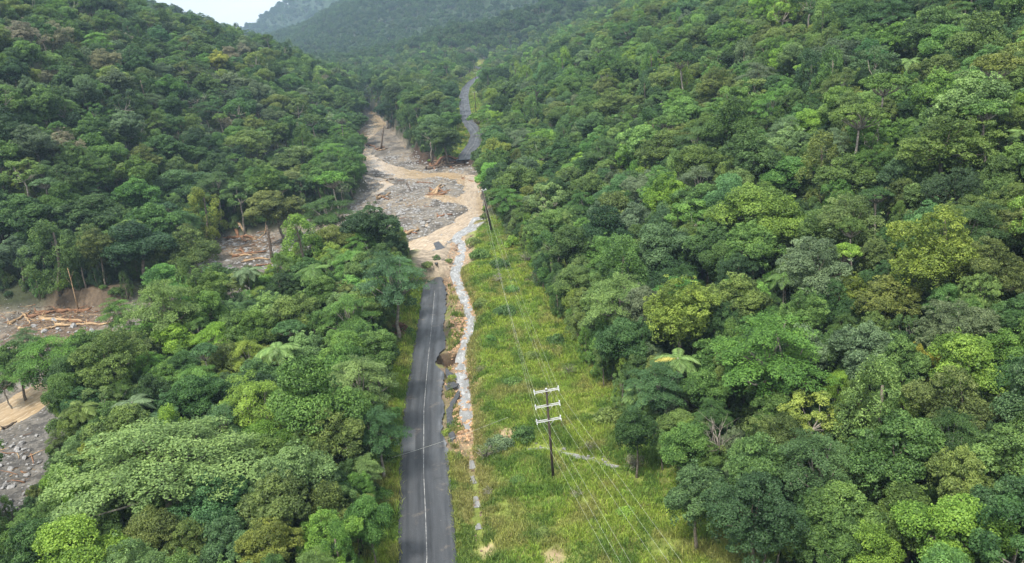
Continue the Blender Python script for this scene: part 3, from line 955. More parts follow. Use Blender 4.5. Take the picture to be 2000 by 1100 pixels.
TINT = {
    'mid green': (0.094, 0.160, 0.036), 'deep green': (0.062, 0.116, 0.031), 'dark green': (0.040, 0.080, 0.026), 'blue green': (0.078, 0.146, 0.048), 'grey green': (0.116, 0.162, 0.072),
    'olive green': (0.126, 0.168, 0.040), 'lime green': (0.164, 0.258, 0.036), 'bright green': (0.106, 0.202, 0.039), 'yellow green': (0.180, 0.232, 0.040), 'pale green': (0.146, 0.222, 0.060),
    'golden': (0.310, 0.310, 0.046), 'tan brown': (0.215, 0.200, 0.120), 'reddish brown': (0.135, 0.118, 0.056), 'red flecked': (0.18, 0.09, 0.06),
}
TINT = {k_: (c_[0] * 1.06, c_[1] * 1.12, c_[2] * 1.22) for k_, c_ in TINT.items()}
# (crown centre x, y and radius in pixels, form, colour) of the trees one can tell apart
HERO = [
    # wood between creek and near road
    (318, 600, 76, 'layered', 'pale green'), (346, 668, 46, 'billow', 'lime green'), (232, 612, 40, 'layered', 'bright green'), (92, 700, 72, 'layered', 'bright green'), (28, 700, 50, 'dome', 'mid green'), (6, 742, 34, 'layered', 'bright green'), (50, 668, 30, 'layered', 'blue green'), (1214, 645, 26, 'dead', 'tan brown'), (352, 948, 28, 'dead', 'tan brown'), (450, 925, 26, 'dead', 'tan brown'), (1622, 830, 26, 'dead', 'tan brown'), (165, 672, 42, 'dome', 'mid green'), (212, 695, 72, 'fine', 'olive green'),
    (300, 905, 190, 'spread', 'pale green'), (100, 985, 80, 'open', 'grey green'), (525, 1062, 68, 'fine', 'yellow green'), (640, 1040, 66, 'fine', 'lime green'), (722, 1012, 42, 'billow', 'bright green'),
    (150, 1080, 95, 'billow', 'lime green'), (20, 1085, 55, 'dome', 'mid green'), (420, 985, 78, 'dome', 'blue green'), (570, 930, 84, 'dome', 'pale green'), (610, 770, 96, 'billow', 'bright green'),
    (700, 745, 72, 'layered', 'pale green'), (735, 840, 62, 'layered', 'blue green'), (500, 790, 80, 'layered', 'lime green'), (650, 850, 70, 'dome', 'olive green'), (680, 618, 62, 'layered', 'bright green'), (765, 545, 72, 'layered', 'blue green'),
    (716, 600, 48, 'dome', 'mid green'), (620, 575, 46, 'dome', 'mid green'), (560, 615, 56, 'dome', 'olive green'), (470, 640, 52, 'dome', 'mid green'), (440, 700, 48, 'fine', 'olive green'), (705, 478, 40, 'layered', 'bright green'),
    (592, 492, 42, 'column', 'lime green'), (400, 560, 56, 'fine', 'olive green'), (330, 545, 45, 'billow', 'bright green'), (730, 690, 55, 'dome', 'mid green'), (545, 560, 40, 'fine', 'dark green'), (250, 850, 70, 'dome', 'olive green'),
    (380, 770, 60, 'dome', 'deep green'), (190, 790, 46, 'open', 'olive green'), (440, 1060, 66, 'dome', 'blue green'), (770, 640, 30, 'bush', 'red flecked'), (590, 690, 52, 'dome', 'pale green'),
    # far bank of the creek and the hill above it
    (640, 415, 58, 'layered', 'deep green'), (722, 440, 58, 'dome', 'dark green'), (540, 400, 74, 'dome', 'olive green'), (395, 425, 36, 'column', 'yellow green'), (368, 480, 62, 'fine', 'olive green'), (100, 500, 78, 'column', 'mid green'),
    (268, 470, 86, 'billow', 'dark green'), (350, 360, 62, 'billow', 'blue green'), (420, 370, 48, 'layered', 'blue green'), (190, 290, 46, 'billow', 'bright green'), (640, 300, 46, 'layered', 'bright green'), (660, 350, 40, 'umbrella', 'bright green'),
    (480, 280, 56, 'fine', 'olive green'), (570, 310, 50, 'dome', 'olive green'), (65, 275, 52, 'fine', 'grey green'), (125, 285, 40, 'fine', 'tan brown'), (40, 65, 34, 'fine', 'tan brown'), (205, 120, 32, 'fine', 'tan brown'), (92, 152, 20, 'fine', 'tan brown'),
    (385, 205, 30, 'dead', 'tan brown'), (300, 430, 60, 'dome', 'mid green'), (180, 420, 62, 'dome', 'deep green'), (40, 420, 60, 'dome', 'deep green'), (465, 380, 40, 'open', 'mid green'), (90, 590, 40, 'column', 'olive green'),
    (240, 245, 44, 'dome', 'grey green'), (330, 290, 46, 'dome', 'deep green'), (690, 240, 36, 'dome', 'deep green'), (697, 205, 26, 'dome', 'mid green'), (752, 214, 24, 'dome', 'dark green'), (425, 115, 24, 'dome', 'golden'), (360, 140, 30, 'layered', 'olive green'),
    # the clump by the far road bend
    (838, 262, 56, 'open', 'deep green'), (870, 270, 36, 'dome', 'deep green'), (800, 240, 36, 'column', 'deep green'), (765, 215, 32, 'column', 'dark green'), (850, 195, 34, 'dome', 'olive green'), (815, 190, 32, 'dome', 'mid green'),
    # hillside above the clearing
    (1452, 410, 76, 'billow', 'lime green'), (1536, 432, 62, 'billow', 'lime green'), (1475, 480, 60, 'dome', 'bright green'), (1500, 690, 118, 'layered', 'bright green'), (1792, 722, 40, 'fine', 'golden'), (1862, 785, 84, 'fine', 'olive green'),
    (1695, 690, 76, 'dome', 'grey green'), (1590, 905, 92, 'layered', 'blue green'), (1745, 880, 96, 'dome', 'mid green'), (1585, 815, 66, 'open', 'yellow green'), (1400, 860, 44, 'dead', 'olive green'), (1330, 870, 54, 'billow', 'bright green'),
    (1362, 965, 72, 'dome', 'blue green'), (1470, 1000, 96, 'fine', 'dark green'), (1862, 1050, 100, 'billow', 'lime green'), (1960, 900, 88, 'dome', 'pale green'), (1650, 1000, 84, 'dome', 'mid green'), (1330, 605, 86, 'fine', 'yellow green'),
    (1205, 590, 74, 'layered', 'pale green'), (1215, 660, 62, 'dome', 'deep green'), (1280, 760, 66, 'layered', 'blue green'), (1375, 760, 50, 'dome', 'mid green'), (1855, 280, 96, 'fine', 'olive green'), (1830, 480, 96, 'fine', 'yellow green'),
    (1940, 520, 70, 'fine', 'olive green'), (1975, 320, 50, 'dome', 'bright green'), (1715, 165, 52, 'umbrella', 'mid green'), (1962, 175, 36, 'umbrella', 'olive green'), (1835, 85, 48, 'billow', 'bright green'), (1745, 75, 40, 'dome', 'bright green'), (1500, 212, 44, 'layered', 'bright green'),
    (1570, 245, 42, 'billow', 'lime green'), (1635, 110, 70, 'fine', 'grey green'), (1200, 195, 44, 'fine', 'olive green'), (1040, 178, 36, 'umbrella', 'deep green'), (1545, 335, 36, 'fine', 'reddish brown'), (1180, 300, 48, 'layered', 'blue green'),
    (1070, 385, 42, 'open', 'pale green'), (1240, 430, 48, 'dome', 'grey green'), (1650, 345, 58, 'dome', 'olive green'), (1150, 370, 44, 'dome', 'olive green'), (1370, 320, 60, 'dome', 'mid green'), (1290, 290, 52, 'dome', 'olive green'), (1590, 520, 80, 'fine', 'grey green'),
    (1660, 430, 70, 'fine', 'olive green'), (1740, 590, 60, 'dome', 'olive green'), (1660, 570, 50, 'fine', 'yellow green'), (1870, 640, 70, 'fine', 'grey green'), (1960, 690, 60, 'dome', 'bright green'), (1700, 1080, 60, 'billow', 'lime green'),
    (1130, 480, 54, 'dome', 'deep green'), (1010, 350, 44, 'dome', 'mid green'), (1100, 300, 44, 'dome', 'deep green'), (990, 390, 36, 'layered', 'bright green'), (1400, 160, 40, 'fine', 'olive green'), (1760, 340, 50, 'dome', 'blue green'),
    (1380, 480, 60, 'dome', 'deep green'), (1300, 480, 66, 'dome', 'blue green'), (1440, 590, 66, 'dome', 'olive green'), (1240, 840, 46, 'dome', 'deep green'), (1540, 770, 50, 'dome', 'mid green'), (1900, 430, 60, 'fine', 'olive green'),
]
SCALE_OF = {'dome': 5, 'billow': 5, 'fine': 5, 'layered': 5.2, 'spread': 6, 'column': 3.2, 'open': 4.6, 'umbrella': 4.6, 'bush': 1.6, 'twiggy': 1.9, 'dead': 3}
trees = []        # dicts: form index, x, y, z, scale sx, sz, tint, rot, tint name, hero


def ray_place(px, py, rpx, form):
    """the spot on the ground from which a tree of this form shows its crown centre at px, py with radius rpx"""
    d = ray(px, py)
    R, hc = FORMS[form][0][2], FORMS[form][0][3]
    ts = np.arange(42, 900, 0.7)
    P = np.array([0, 0, CAM_H])[None] + ts[:, None] * d[None]
    s = np.clip(rpx * ts / F / R, 0.35, 1.9)
    sv = np.clip(s, 0.75, 1.35) if form not in ('bush', 'twiggy') else s
    gap = P[:, 2] - ground_z(P[:, 0], P[:, 1]) - hc * sv
    i = np.argmax(gap < 0)
    if gap[i] >= 0: return None
    return P[i], s[i], sv[i]


def add_tree(form, x, y, s, sv, tname, hero=False, z=None):
    t = np.array(TINT[tname])
    t = t * np.exp(rng.normal() * (.07 if hero else .15)) * np.exp(rng.normal(size=3) * np.array([.07, .03, .08]))
    v = int(rng.integers(len(FORMS[form])))
    trees.append(dict(form=form, v=v, x=x, y=y, z=tz(x, y) if z is None else z, s=s, sv=sv, tint=t, tname=tname, rot=rng.uniform(0, 6.283), hero=hero,
                      R=FORMS[form][v][2] * s, hc=FORMS[form][v][3] * sv, hh=FORMS[form][v][4] * sv))


for hx, hy, hr, form, tn in HERO:
    g = ray_place(hx, hy, hr, form)
    if g is not None: add_tree(form, g[0][0], g[0][1], g[1], g[2], tn, True)

# what has to stay in sight: points of the road, the creek and the clearing, with their distance
KEEP = [[(775, 1098), (893, 1098), (878, 905), (866, 812), (868, 690), (872, 600), (862, 541), (842, 548), (826, 575), (806, 660), (786, 800), (776, 930)],
        [(740, 240), (708, 262), (704, 330), (722, 370), (760, 420), (796, 466), (800, 500), (850, 505), (930, 455), (948, 420), (962, 448), (978, 432), (958, 395), (940, 350), (905, 325), (840, 330), (795, 285)],
        [(868, 560), (880, 900), (930, 1098), (1400, 1098), (1330, 1020), (1250, 905), (1180, 800), (1110, 690), (1060, 580), (1040, 500), (985, 445), (940, 450), (890, 500)],
        [(900, 300), (938, 290), (940, 262), (922, 240), (916, 200), (918, 176), (944, 152), (940, 138), (922, 150), (904, 172), (894, 210), (900, 250), (926, 270)],
        [(0, 780), (60, 760), (75, 790), (100, 850), (85, 920), (40, 985), (0, 1010)],
        [(35, 616), (200, 616), (225, 630), (200, 645), (40, 648)],
        [(448, 470), (545, 462), (545, 500), (470, 508)]]
kp = []
for poly in KEEP:
    a = np.array(poly); gx_, gy_ = np.meshgrid(np.arange(a[:, 0].min(), a[:, 0].max(), 7), np.arange(a[:, 1].min(), a[:, 1].max(), 7))
    m_ = inside(gx_, gy_, poly); kp.append(np.stack([gx_[m_], gy_[m_]], -1))
KP = np.concatenate(kp)
kd = []
for kx, ky in KP:
    zz = 0.0
    for _ in range(3):
        p = at(kx, ky, zz); zz = float(zcreek(p[1])) if (190 < p[1] < 390 and p[0] < -1) or (p[0] < -45 and p[1] < 390) else float(zroad(p[1]))
    kd.append(project(at(kx, ky, zz))[2])
KD = np.array(kd)


def hides(x, y, z, R, hc, hh):
    px, py, d = project(np.array([[x, y, z + hc]]))
    px, py, d = px[0], py[0], d[0]
    rx, ry = R * F / d * 0.86, (hh * .9 + R * .2) * F / d * 0.86
    m = (((KP[:, 0] - px) / rx) ** 2 + ((KP[:, 1] - py) / ry) ** 2 < 1) & (KD > d + 3)
    return int(m.sum())


trees = [t for t in trees if hides(t['x'], t['y'], t['z'], t['R'], t['hc'], t['hh']) <= 25 or t['form'] == 'bush']

cell_ = {}


def taken(x, y, R, k):
    i, j = int(x // 12), int(y // 12)
    for a in range(i - 1, i + 2):
        for b in range(j - 1, j + 2):
            for (qx, qy, qr) in cell_.get((a, b), ()):
                if (qx - x) ** 2 + (qy - y) ** 2 < (k * (qr + R)) ** 2: return True
    return False


def occupy(x, y, R): cell_.setdefault((int(x // 12), int(y // 12)), []).append((x, y, R))


# the trees one can tell apart, and the palms, stay in sight too
PALM_AT = [(540, 688, 46), (258, 790, 42), (315, 822, 44), (160, 800, 40), (556, 815, 30), (482, 532, 32), (612, 528, 34), (1325, 705, 46), (1388, 570, 36), (1530, 545, 34), (1245, 772, 34), (1776, 122, 30), (1790, 238, 26), (1995, 262, 30)]
xp, xd = [], []
for hx, hy, hr, form, tn in HERO + [(a, b, c, 'open', 'mid green') for a, b, c in PALM_AT]:
    g = ray_place(hx, hy, hr, form)
    if g is None: continue
    dd = project(g[0][None])[2][0]
    for i in (-.45, 0, .45):
        for j in (-.35, 0, .35): xp.append((hx + i * hr, hy + j * hr)); xd.append(dd - .5 * hr * dd / F)
KP = np.concatenate([KP, np.array(xp)]); KD = np.concatenate([KD, np.array(xd)])
for a, b, c in PALM_AT:
    g = ray_place(a, b, c, 'open'); occupy(g[0][0], g[0][1], 2.2)
for t in trees: occupy(t['x'], t['y'], t['R'])
PAL_R = [('mid green', 30), ('deep green', 18), ('olive green', 13), ('blue green', 9), ('grey green', 7), ('bright green', 13), ('pale green', 8), ('lime green', 5), ('yellow green', 2), ('dark green', 5)]
PAL_L = [('mid green', 32), ('deep green', 28), ('olive green', 10), ('blue green', 12), ('grey green', 8), ('bright green', 8), ('pale green', 4), ('dark green', 8), ('tan brown', 1)]
PAL_N = [('mid green', 28), ('deep green', 10), ('olive green', 15), ('blue green', 8), ('bright green', 16), ('pale green', 10), ('lime green', 9), ('yellow green', 3), ('dark green', 4)]


def pick(pal):
    w_ = np.array([p[1] for p in pal], float); return pal[int(rng.choice(len(pal), p=w_ / w_.sum()))][0]


def pick_form(y, side):
    r = rng.random()
    tab = [('dome', .33), ('fine', .56), ('billow', .72), ('layered', .84), ('column', .89), ('open', .95), ('umbrella', .965), ('spread', 1.01)]
    for f, p in tab:
        if r < p: return f


_c = np.array(sorted(CHANNEL, key=lambda p_: p_[1])); CHX, CHY = _c[:, 0], _c[:, 1]


def region(x, y):
    """N wood between creek and road, L far bank and left hill, R right hill, I wood by the road bend, F far hills, None open ground"""
    if y > 1080: return 'F'
    if inside(np.array([x]), np.array([y]), FLOOD)[0]: return None
    xr = np.interp(y, [p[0] for p in RTOE], [p[1] for p in RTOE])
    if x > xr + 2.5: return 'R'
    xl = np.interp(y, [p[0] for p in LTOE], [p[1] for p in LTOE])
    if x < xl + 1: return 'L'
    if 188 < y < 760 and x < np.interp(y, CHY, CHX): return 'L'
    if 236 < y < 372 and x > -12: return 'R'
    if y < 236:
        rc = np.interp(y, [p[1] for p in NEAR_C], [p[0] for p in NEAR_C])
        return 'N' if x < rc - 6.8 else None
    if y > 372:
        d, _ = seg_dist(np.array([x]), np.array([y]), FAR_C)
        ty = np.interp(y, [p[1] for p in FAR_C], [p[0] for p in FAR_C])
        if d[0] < (7 if x < ty else 11): return None
        return 'I' if x < ty else 'R'
    return None


def region_v(xs, ys):
    """the same for arrays; '' on open ground"""
    out = np.full(len(xs), '', dtype='<U1')
    xr = np.interp(ys, [p[0] for p in RTOE], [p[1] for p in RTOE]); xl = np.interp(ys, [p[0] for p in LTOE], [p[1] for p in LTOE])
    rc = np.interp(ys, [p[1] for p in NEAR_C], [p[0] for p in NEAR_C]); ty = np.interp(ys, [p[1] for p in FAR_C], [p[0] for p in FAR_C])
    d, _ = seg_dist(xs, ys, FAR_C)
    up_ = (ys > 372) & (d > np.where(xs < ty, 7, 11))
    out[up_ & (xs < ty)] = 'I'; out[up_ & (xs >= ty)] = 'R'
    out[(ys < 236) & (xs < rc - 6.8)] = 'N'
    out[(ys > 236) & (ys < 372) & (xs > -12)] = 'R'
    out[(ys > 188) & (ys < 760) & (xs < np.interp(ys, CHY, CHX))] = 'L'
    out[xs < xl + 1] = 'L'
    out[xs > xr + 2.5] = 'R'
    out[inside(xs, ys, FLOOD)] = ''
    out[ys > 1080] = 'F'
    return out


def scatter(n, xlo, xhi, ylo, yhi, rmin, rmax, k, low=1.0):
    ys_ = rng.uniform(ylo, yhi, n); f = fr(ys_); xs_ = rng.uniform(-1, 1, n) * f
    zs_ = ground_z(xs_, ys_, yhi < 700)
    rs_ = rng.uniform(rmin, rmax, n)
    px, py, d = project(np.stack([xs_, ys_, zs_ + 10], -1))
    m = 70 + (rs_ + 9) * F / np.maximum(d, 25)            # a margin for a step to the side
    ok = (d > 5) & (px > -m) & (px < 2000 + m) & (py > -m * .6) & (py < 1100 + m) & ~inside(xs_, ys_, FLOOD)
    rg_ = region_v(xs_, ys_); ok &= rg_ != ''
    for x, y, z, R, reg in zip(xs_[ok], ys_[ok], zs_[ok], rs_[ok], rg_[ok]):
        if taken(x, y, R, k): continue
        form = pick_form(y, reg)
        if low < 1 and rng.random() < .5: form = ('column', 'open', 'dome')[int(rng.integers(3))]
        R0, hc0, hh0 = FORMS[form][0][2:5]
        s = R / R0 * (0.8 if form == 'column' and low == 1 else 1); sv = float(np.clip((.35 + .65 * s) * rng.uniform(.85, 1.25), .6, 1.6)) * low
        if hides(x, y, z, R0 * s, hc0 * sv, hh0 * sv) > 2:
            s *= .6; sv *= .6; R *= .6
            if hides(x, y, z, R0 * s, hc0 * sv, hh0 * sv) > 2: continue
        pal = PAL_N if reg == 'N' else PAL_L if reg in 'LI' else PAL_R
        add_tree(form, x, y, s, sv, pick(pal), z=float(z))
        occupy(x, y, R)


fr = lambda y: 0.72 * y + 30
scatter(900, 0, 0, 90, 330, 5.6, 7.6, 0.62)            # the emergent giants first
scatter(1500, 0, 0, 330, 700, 5.6, 7.8, 0.64)
scatter(4500, 0, 0, 34, 130, 2.4, 5.4, 0.53)
scatter(8000, 0, 0, 130, 330, 3.0, 6.0, 0.53)
scatter(8000, 0, 0, 330, 620, 3.6, 6.4, 0.58)
scatter(8000, 0, 0, 620, 1100, 4.0, 6.8, 0.62)
scatter(7500, 0, 0, 34, 330, 1.5, 2.6, 0.62, 0.8)      # the storey below
# low leafy trees that close the forest edge along the clearing and the road
for y in np.arange(66, 236, 1.9):
    xe = float(np.interp(y, [p[0] for p in RTOE], [p[1] for p in RTOE])) + rng.uniform(-.2, 3.2)
    f = ('column', 'dome', 'billow', 'column', 'fine')[int(rng.integers(5))]; s = rng.uniform(1.5, 2.5) / FORMS[f][0][2]
    if hides(xe, y, tz(xe, y), 1.6, 2.5, 2.5) < 12: add_tree(f, xe, y, s, rng.uniform(.36, .62), pick(PAL_R))
    xe = float(np.interp(y, [p[1] for p in NEAR_C], [p[0] for p in NEAR_C])) - rng.uniform(7.6, 10.5)
    f = ('column', 'dome', 'billow', 'column', 'fine')[int(rng.integers(5))]; s = rng.uniform(1.3, 2.3) / FORMS[f][0][2]
    if y < YEND and hides(xe, y, tz(xe, y), 1.6, 2.5, 2.5) < 3: add_tree(f, xe, y, s, rng.uniform(.32, .58), pick(PAL_N))
print("trees", len(trees))
# far hills: a coarser wood, placed all at once
FT = []
for (ylo, yhi, n, rr) in ((1080, 1700, 11000, 4.8), (1700, 2500, 22000, 5.4), (2900, 3500, 6000, 8.0)):
    y = rng.uniform(ylo, yhi, n); x = rng.uniform(-.72, .72, n) * y
    z = ground_z(x, y, False)
    px, py, d = project(np.stack([x, y, z + 8], -1))
    m = (px > -60) & (px < 2060) & (py > -50) & (py < 320) & (px < 1500)
    FT.append(np.stack([x, y, z, np.full(n, rr) * rng.uniform(.75, 1.3, n)], -1)[m])
FT = np.concatenate(FT)
print("far trees", len(FT))

# ------------------------------------------------------------------ which trees show largest
BW, BH = 500, 275
buf = np.zeros((BH, BW), bool)
# the open hillside itself hides little; the crowns are splatted front to back
order = sorted(range(len(trees)), key=lambda i: project(np.array([[trees[i]['x'], trees[i]['y'], trees[i]['z'] + trees[i]['hc']]]))[2][0])
vis = np.zeros(len(trees))
for i in order:
    t = trees[i]
    px, py, d = project(np.array([[t['x'], t['y'], t['z'] + t['hc']]])); px, py, d = px[0] / 4, py[0] / 4, d[0]
    t['px'], t['py'], t['d'] = px * 4, py * 4, d
    rx = max(.8, t['R'] * F / d / 4 * .92); ry = max(.8, (t['hh'] * .9 + t['R'] * .25) * F / d / 4 * .92)
    x0, x1, y0, y1 = int(max(0, px - rx)), int(min(BW, px + rx + 1)), int(max(0, py - ry)), int(min(BH, py + ry + 1))
    if x1 <= x0 or y1 <= y0: continue
    yy, xx = np.mgrid[y0:y1, x0:x1]
    e = ((xx - px) / rx) ** 2 + ((yy - py) / ry) ** 2 < 1
    sub = buf[y0:y1, x0:x1]
    vis[i] = (e & ~sub).sum(); sub |= e
rank = np.argsort(-vis)
single = set(int(i) for i in rank[:285] if vis[i] > 0) | set(i for i, t in enumerate(trees) if t['form'] in ('bush', 'dead') and vis[i] > 0)
# ------------------------------------------------------------------ the forest as one mass behind the single trees
def bake(form, v):
    """one mesh of crown and trunk for the distant mass"""
    cm, tm = FORMS[form][v][0], FORMS[form][v][1]
    me = bpy.data.meshes.new(form + "_whole")
    nc, nt = len(cm.vertices), len(tm.vertices)
    co = np.zeros(nc * 3, np.float32); cm.vertices.foreach_get('co', co)
    co2 = np.zeros(nt * 3, np.float32); tm.vertices.foreach_get('co', co2)
    lc = np.zeros(len(cm.loops), np.int32); cm.loops.foreach_get('vertex_index', lc)
    lt = np.zeros(len(tm.loops), np.int32); tm.loops.foreach_get('vertex_index', lt)
    pc = np.zeros(len(cm.polygons), np.int32); cm.polygons.foreach_get('loop_start', pc)
    pt = np.zeros(len(tm.polygons), np.int32); tm.polygons.foreach_get('loop_start', pt)
    me.vertices.add(nc + nt); me.vertices.foreach_set('co', np.concatenate([co, co2]))
    me.loops.add(len(lc) + len(lt)); me.loops.foreach_set('vertex_index', np.concatenate([lc, lt + nc]))
    me.polygons.add(len(pc) + len(pt)); me.polygons.foreach_set('loop_start', np.concatenate([pc, pt + len(lc)]))
    me.update(calc_edges=True)
    me.polygons.foreach_set('material_index', np.concatenate([np.zeros(len(pc), np.int32), np.ones(len(pt), np.int32)]))
    me.materials.append(cm.materials[0]); me.materials.append(tm.materials[0])
    va = np.zeros(nc, np.float32); cm.attributes['var'].data.foreach_get('value', va)
    fattr(me, 'var', np.concatenate([va, np.full(nt, .5, np.float32)]))
    return me


def mass(name, rows, sources):
    """rows: x y z sx sz rot source tint; one object that stands the source meshes on its points"""
    P = np.array([[r[0], r[1], r[2]] for r in rows], np.float32)
    me = bpy.data.meshes.new(name); me.vertices.add(len(P)); me.vertices.foreach_set('co', P.ravel()); me.update()
    sc = me.attributes.new('tree_scale', 'FLOAT_VECTOR', 'POINT'); sc.data.foreach_set('vector', np.array([[r[3], r[3], r[4]] for r in rows], np.float32).ravel())
    ro = me.attributes.new('tree_rot', 'FLOAT_VECTOR', 'POINT'); ro.data.foreach_set('vector', np.array([[0, 0, r[5]] for r in rows], np.float32).ravel())
    ix = me.attributes.new('tree_index', 'INT', 'POINT'); ix.data.foreach_set('value', np.array([r[6] for r in rows], np.int32))
    tv = np.ones((len(P), 4), np.float32); tv[:, :3] = [r[7] for r in rows]
    ti = me.attributes.new('tint', 'FLOAT_COLOR', 'POINT'); ti.data.foreach_set('color', tv.ravel())
    o = obj(name, me)
    ng = bpy.data.node_groups.new(name, 'GeometryNodeTree')
    ng.interface.new_socket(name="Geometry", in_out='INPUT', socket_type='NodeSocketGeometry')
    ng.interface.new_socket(name="Geometry", in_out='OUTPUT', socket_type='NodeSocketGeometry')
    N, L = ng.nodes, ng.links
    gi, go = N.new('NodeGroupInput'), N.new('NodeGroupOutput')
    j = N.new('GeometryNodeGeometryToInstance')
    for src in reversed(sources):
        oi = N.new('GeometryNodeObjectInfo'); oi.inputs['Object'].default_value = src; oi.inputs['As Instance'].default_value = False
        L.new(oi.outputs['Geometry'], j.inputs[0])
    ip = N.new('GeometryNodeInstanceOnPoints'); ip.inputs['Pick Instance'].default_value = True
    L.new(gi.outputs[0], ip.inputs['Points']); L.new(j.outputs[0], ip.inputs['Instance'])
    for an, dt, sock in (('tree_scale', 'FLOAT_VECTOR', 'Scale'), ('tree_index', 'INT', 'Instance Index')):
        a = N.new('GeometryNodeInputNamedAttribute'); a.data_type = dt; a.inputs[0].default_value = an
        L.new(a.outputs[0], ip.inputs[sock])
    a = N.new('GeometryNodeInputNamedAttribute'); a.data_type = 'FLOAT_VECTOR'; a.inputs[0].default_value = 'tree_rot'
    er = N.new('FunctionNodeEulerToRotation'); L.new(a.outputs[0], er.inputs[0]); L.new(er.outputs[0], ip.inputs['Rotation'])
    L.new(ip.outputs[0], go.inputs[0])
    md = o.modifiers.new("scatter", 'NODES'); md.node_group = ng
    return o


SRC, SRC_I = [], {}
for form, lst in FORMS.items():
    for v in range(len(lst)):
        if form in ('bush', 'twiggy', 'dead'): continue
        SRC_I[(form, v)] = len(SRC)
        SRC.append(bpy.data.objects.new(form + "_source", bake(form, v)))
rows = [(t['x'], t['y'], t['z'], t['s'], t['sv'], t['rot'], SRC_I[(t['form'], t['v'])], t['tint']) for i, t in enumerate(trees) if i not in single and (t['form'], t['v']) in SRC_I]
pf = [(f, v) for (f, v) in SRC_I if f in ('dome', 'fine', 'billow', 'layered')]
for (x, y, z, R) in FT:
    f = pf[int(rng.integers(len(pf)))]
    tn = pick(PAL_L)
    s = R / 5
    rows.append((x, y, z, s, s * rng.uniform(.85, 1.3), rng.uniform(0, 6.28), SRC_I[f], (np.array(TINT[tn]) * .4 + np.array((0.045, 0.095, 0.036)) * .6) * np.exp(rng.normal() * .09)))
tag(mass("forest", rows, SRC), kind='stuff')

# ------------------------------------------------------------------ single trees
def place_name(t):
    x, y = t['x'], t['y']
    reg = region(x, y)
    rc = float(np.interp(y, [p[1] for p in NEAR_C], [p[0] for p in NEAR_C]))
    if y < 300:
        along = ('below the triple-armed pole' if y < 84 else 'by the triple-armed pole' if y < 104 else 'past the triple-armed pole' if y < 124 else 'by the sinkhole' if y < 150 else
                 'by the road end' if y < 195 else 'by the leaning pole' if y < 262 else 'by the creek bars')
    else:
        along = 'by the log jam' if y < 350 else 'by the far road bend' if y < 450 else 'by the far poles' if y < 640 else 'towards the road saddle'
    if reg == 'N' or reg is None and y < 240:
        d = rc - x
        wh = 'on the road verge' if d < 13 else 'inside the roadside wood' if d < 34 else 'in mid roadside wood' if d < 55 else 'on near creek bank'
    elif reg == 'I' or reg is None:
        wh = 'in the far road clump'
    elif reg == 'L':
        xl = float(np.interp(y, [p[0] for p in LTOE], [p[1] for p in LTOE])); d = xl - x
        wh = 'on the far creek bank' if d < 14 else 'low across the creek' if d < 45 else 'halfway up across the creek' if d < 85 else 'high across the creek'
    else:
        xr = float(np.interp(y, [p[0] for p in RTOE], [p[1] for p in RTOE])); d = x - xr
        wh = 'at the clearing edge' if d < 9 and y < 240 else 'at the slope foot' if d < 18 else 'low on clearing slope' if d < 42 else 'halfway up clearing slope' if d < 85 else 'high on clearing slope'
    return wh, along


FORM_ADJ = {'dome': 'round-crowned tree', 'billow': 'billowy tree', 'fine': 'fine-leaved tree', 'layered': 'tiered tree', 'spread': 'spreading tree', 'column': 'vine-draped tree', 'open': 'open-crowned tree',
            'umbrella': 'umbrella-topped tree', 'bush': 'bush', 'twiggy': 'twiggy shrub', 'dead': 'bare dead tree'}
SIZE = lambda R: 'small ' if R < 3.3 else 'large ' if R > 5.2 else ''
lab = {}
for i in single:
    t = trees[i]; wh, al = place_name(t)
    col = t['tname'] + ' ' if t['form'] != 'dead' else 'pale '
    lab.setdefault(SIZE(t['R']) + col + FORM_ADJ[t['form']] + ' ' + wh + ' ' + al, []).append(i)
ORD = ['second', 'third', 'fourth', 'fifth', 'sixth', 'seventh', 'eighth', 'ninth']
final = {}
for base, ids in lab.items():
    ids.sort(key=lambda i: trees[i]['d'])
    n = len(ids)
    for k, i in enumerate(ids):
        if n == 1: ext = ''
        elif n == 2: ext = ', nearer of two' if k == 0 else ', farther of two'
        else: ext = ', frontmost' if k == 0 else ', rearmost' if k == n - 1 else ', %s from front' % ORD[k - 1]
        lb_ = base + ext
        while len(lb_.split()) > 15 and ' the ' in lb_: lb_ = lb_.replace(' the ', ' ', 1)
        final[i] = lb_
protos = {}


def tree_root(form, v):
    root = bpy.data.objects.new(KIND_NAME[form], None); COL.objects.link(root); root.empty_display_size = 1
    obj('trunk', FORMS[form][v][1], root)
    if True: obj('crown', FORMS[form][v][0], root)
    return root


def plant(form, v, x, y, z, s, sv, rot, tint, label, cat, group):
    if (form, v) not in protos:
        o = protos[(form, v)] = tree_root(form, v)
    else: o = copy_tree(protos[(form, v)])
    o.location = (x, y, z); o.rotation_euler = (0, 0, rot); o.scale = (s, s, sv)
    for ch in o.children: ch['tint'] = [float(q) for q in tint]
    tag(o, label, cat, group)
    return o


for i in sorted(single):
    t = trees[i]
    g = 'bushes at the road verge' if t['form'] == 'bush' else 'trees of the rainforest around the road'
    plant(t['form'], t['v'], t['x'], t['y'], t['z'], t['s'], t['sv'], t['rot'], t['tint'], final[i], 'bush' if t['form'] == 'bush' else 'tree', g)
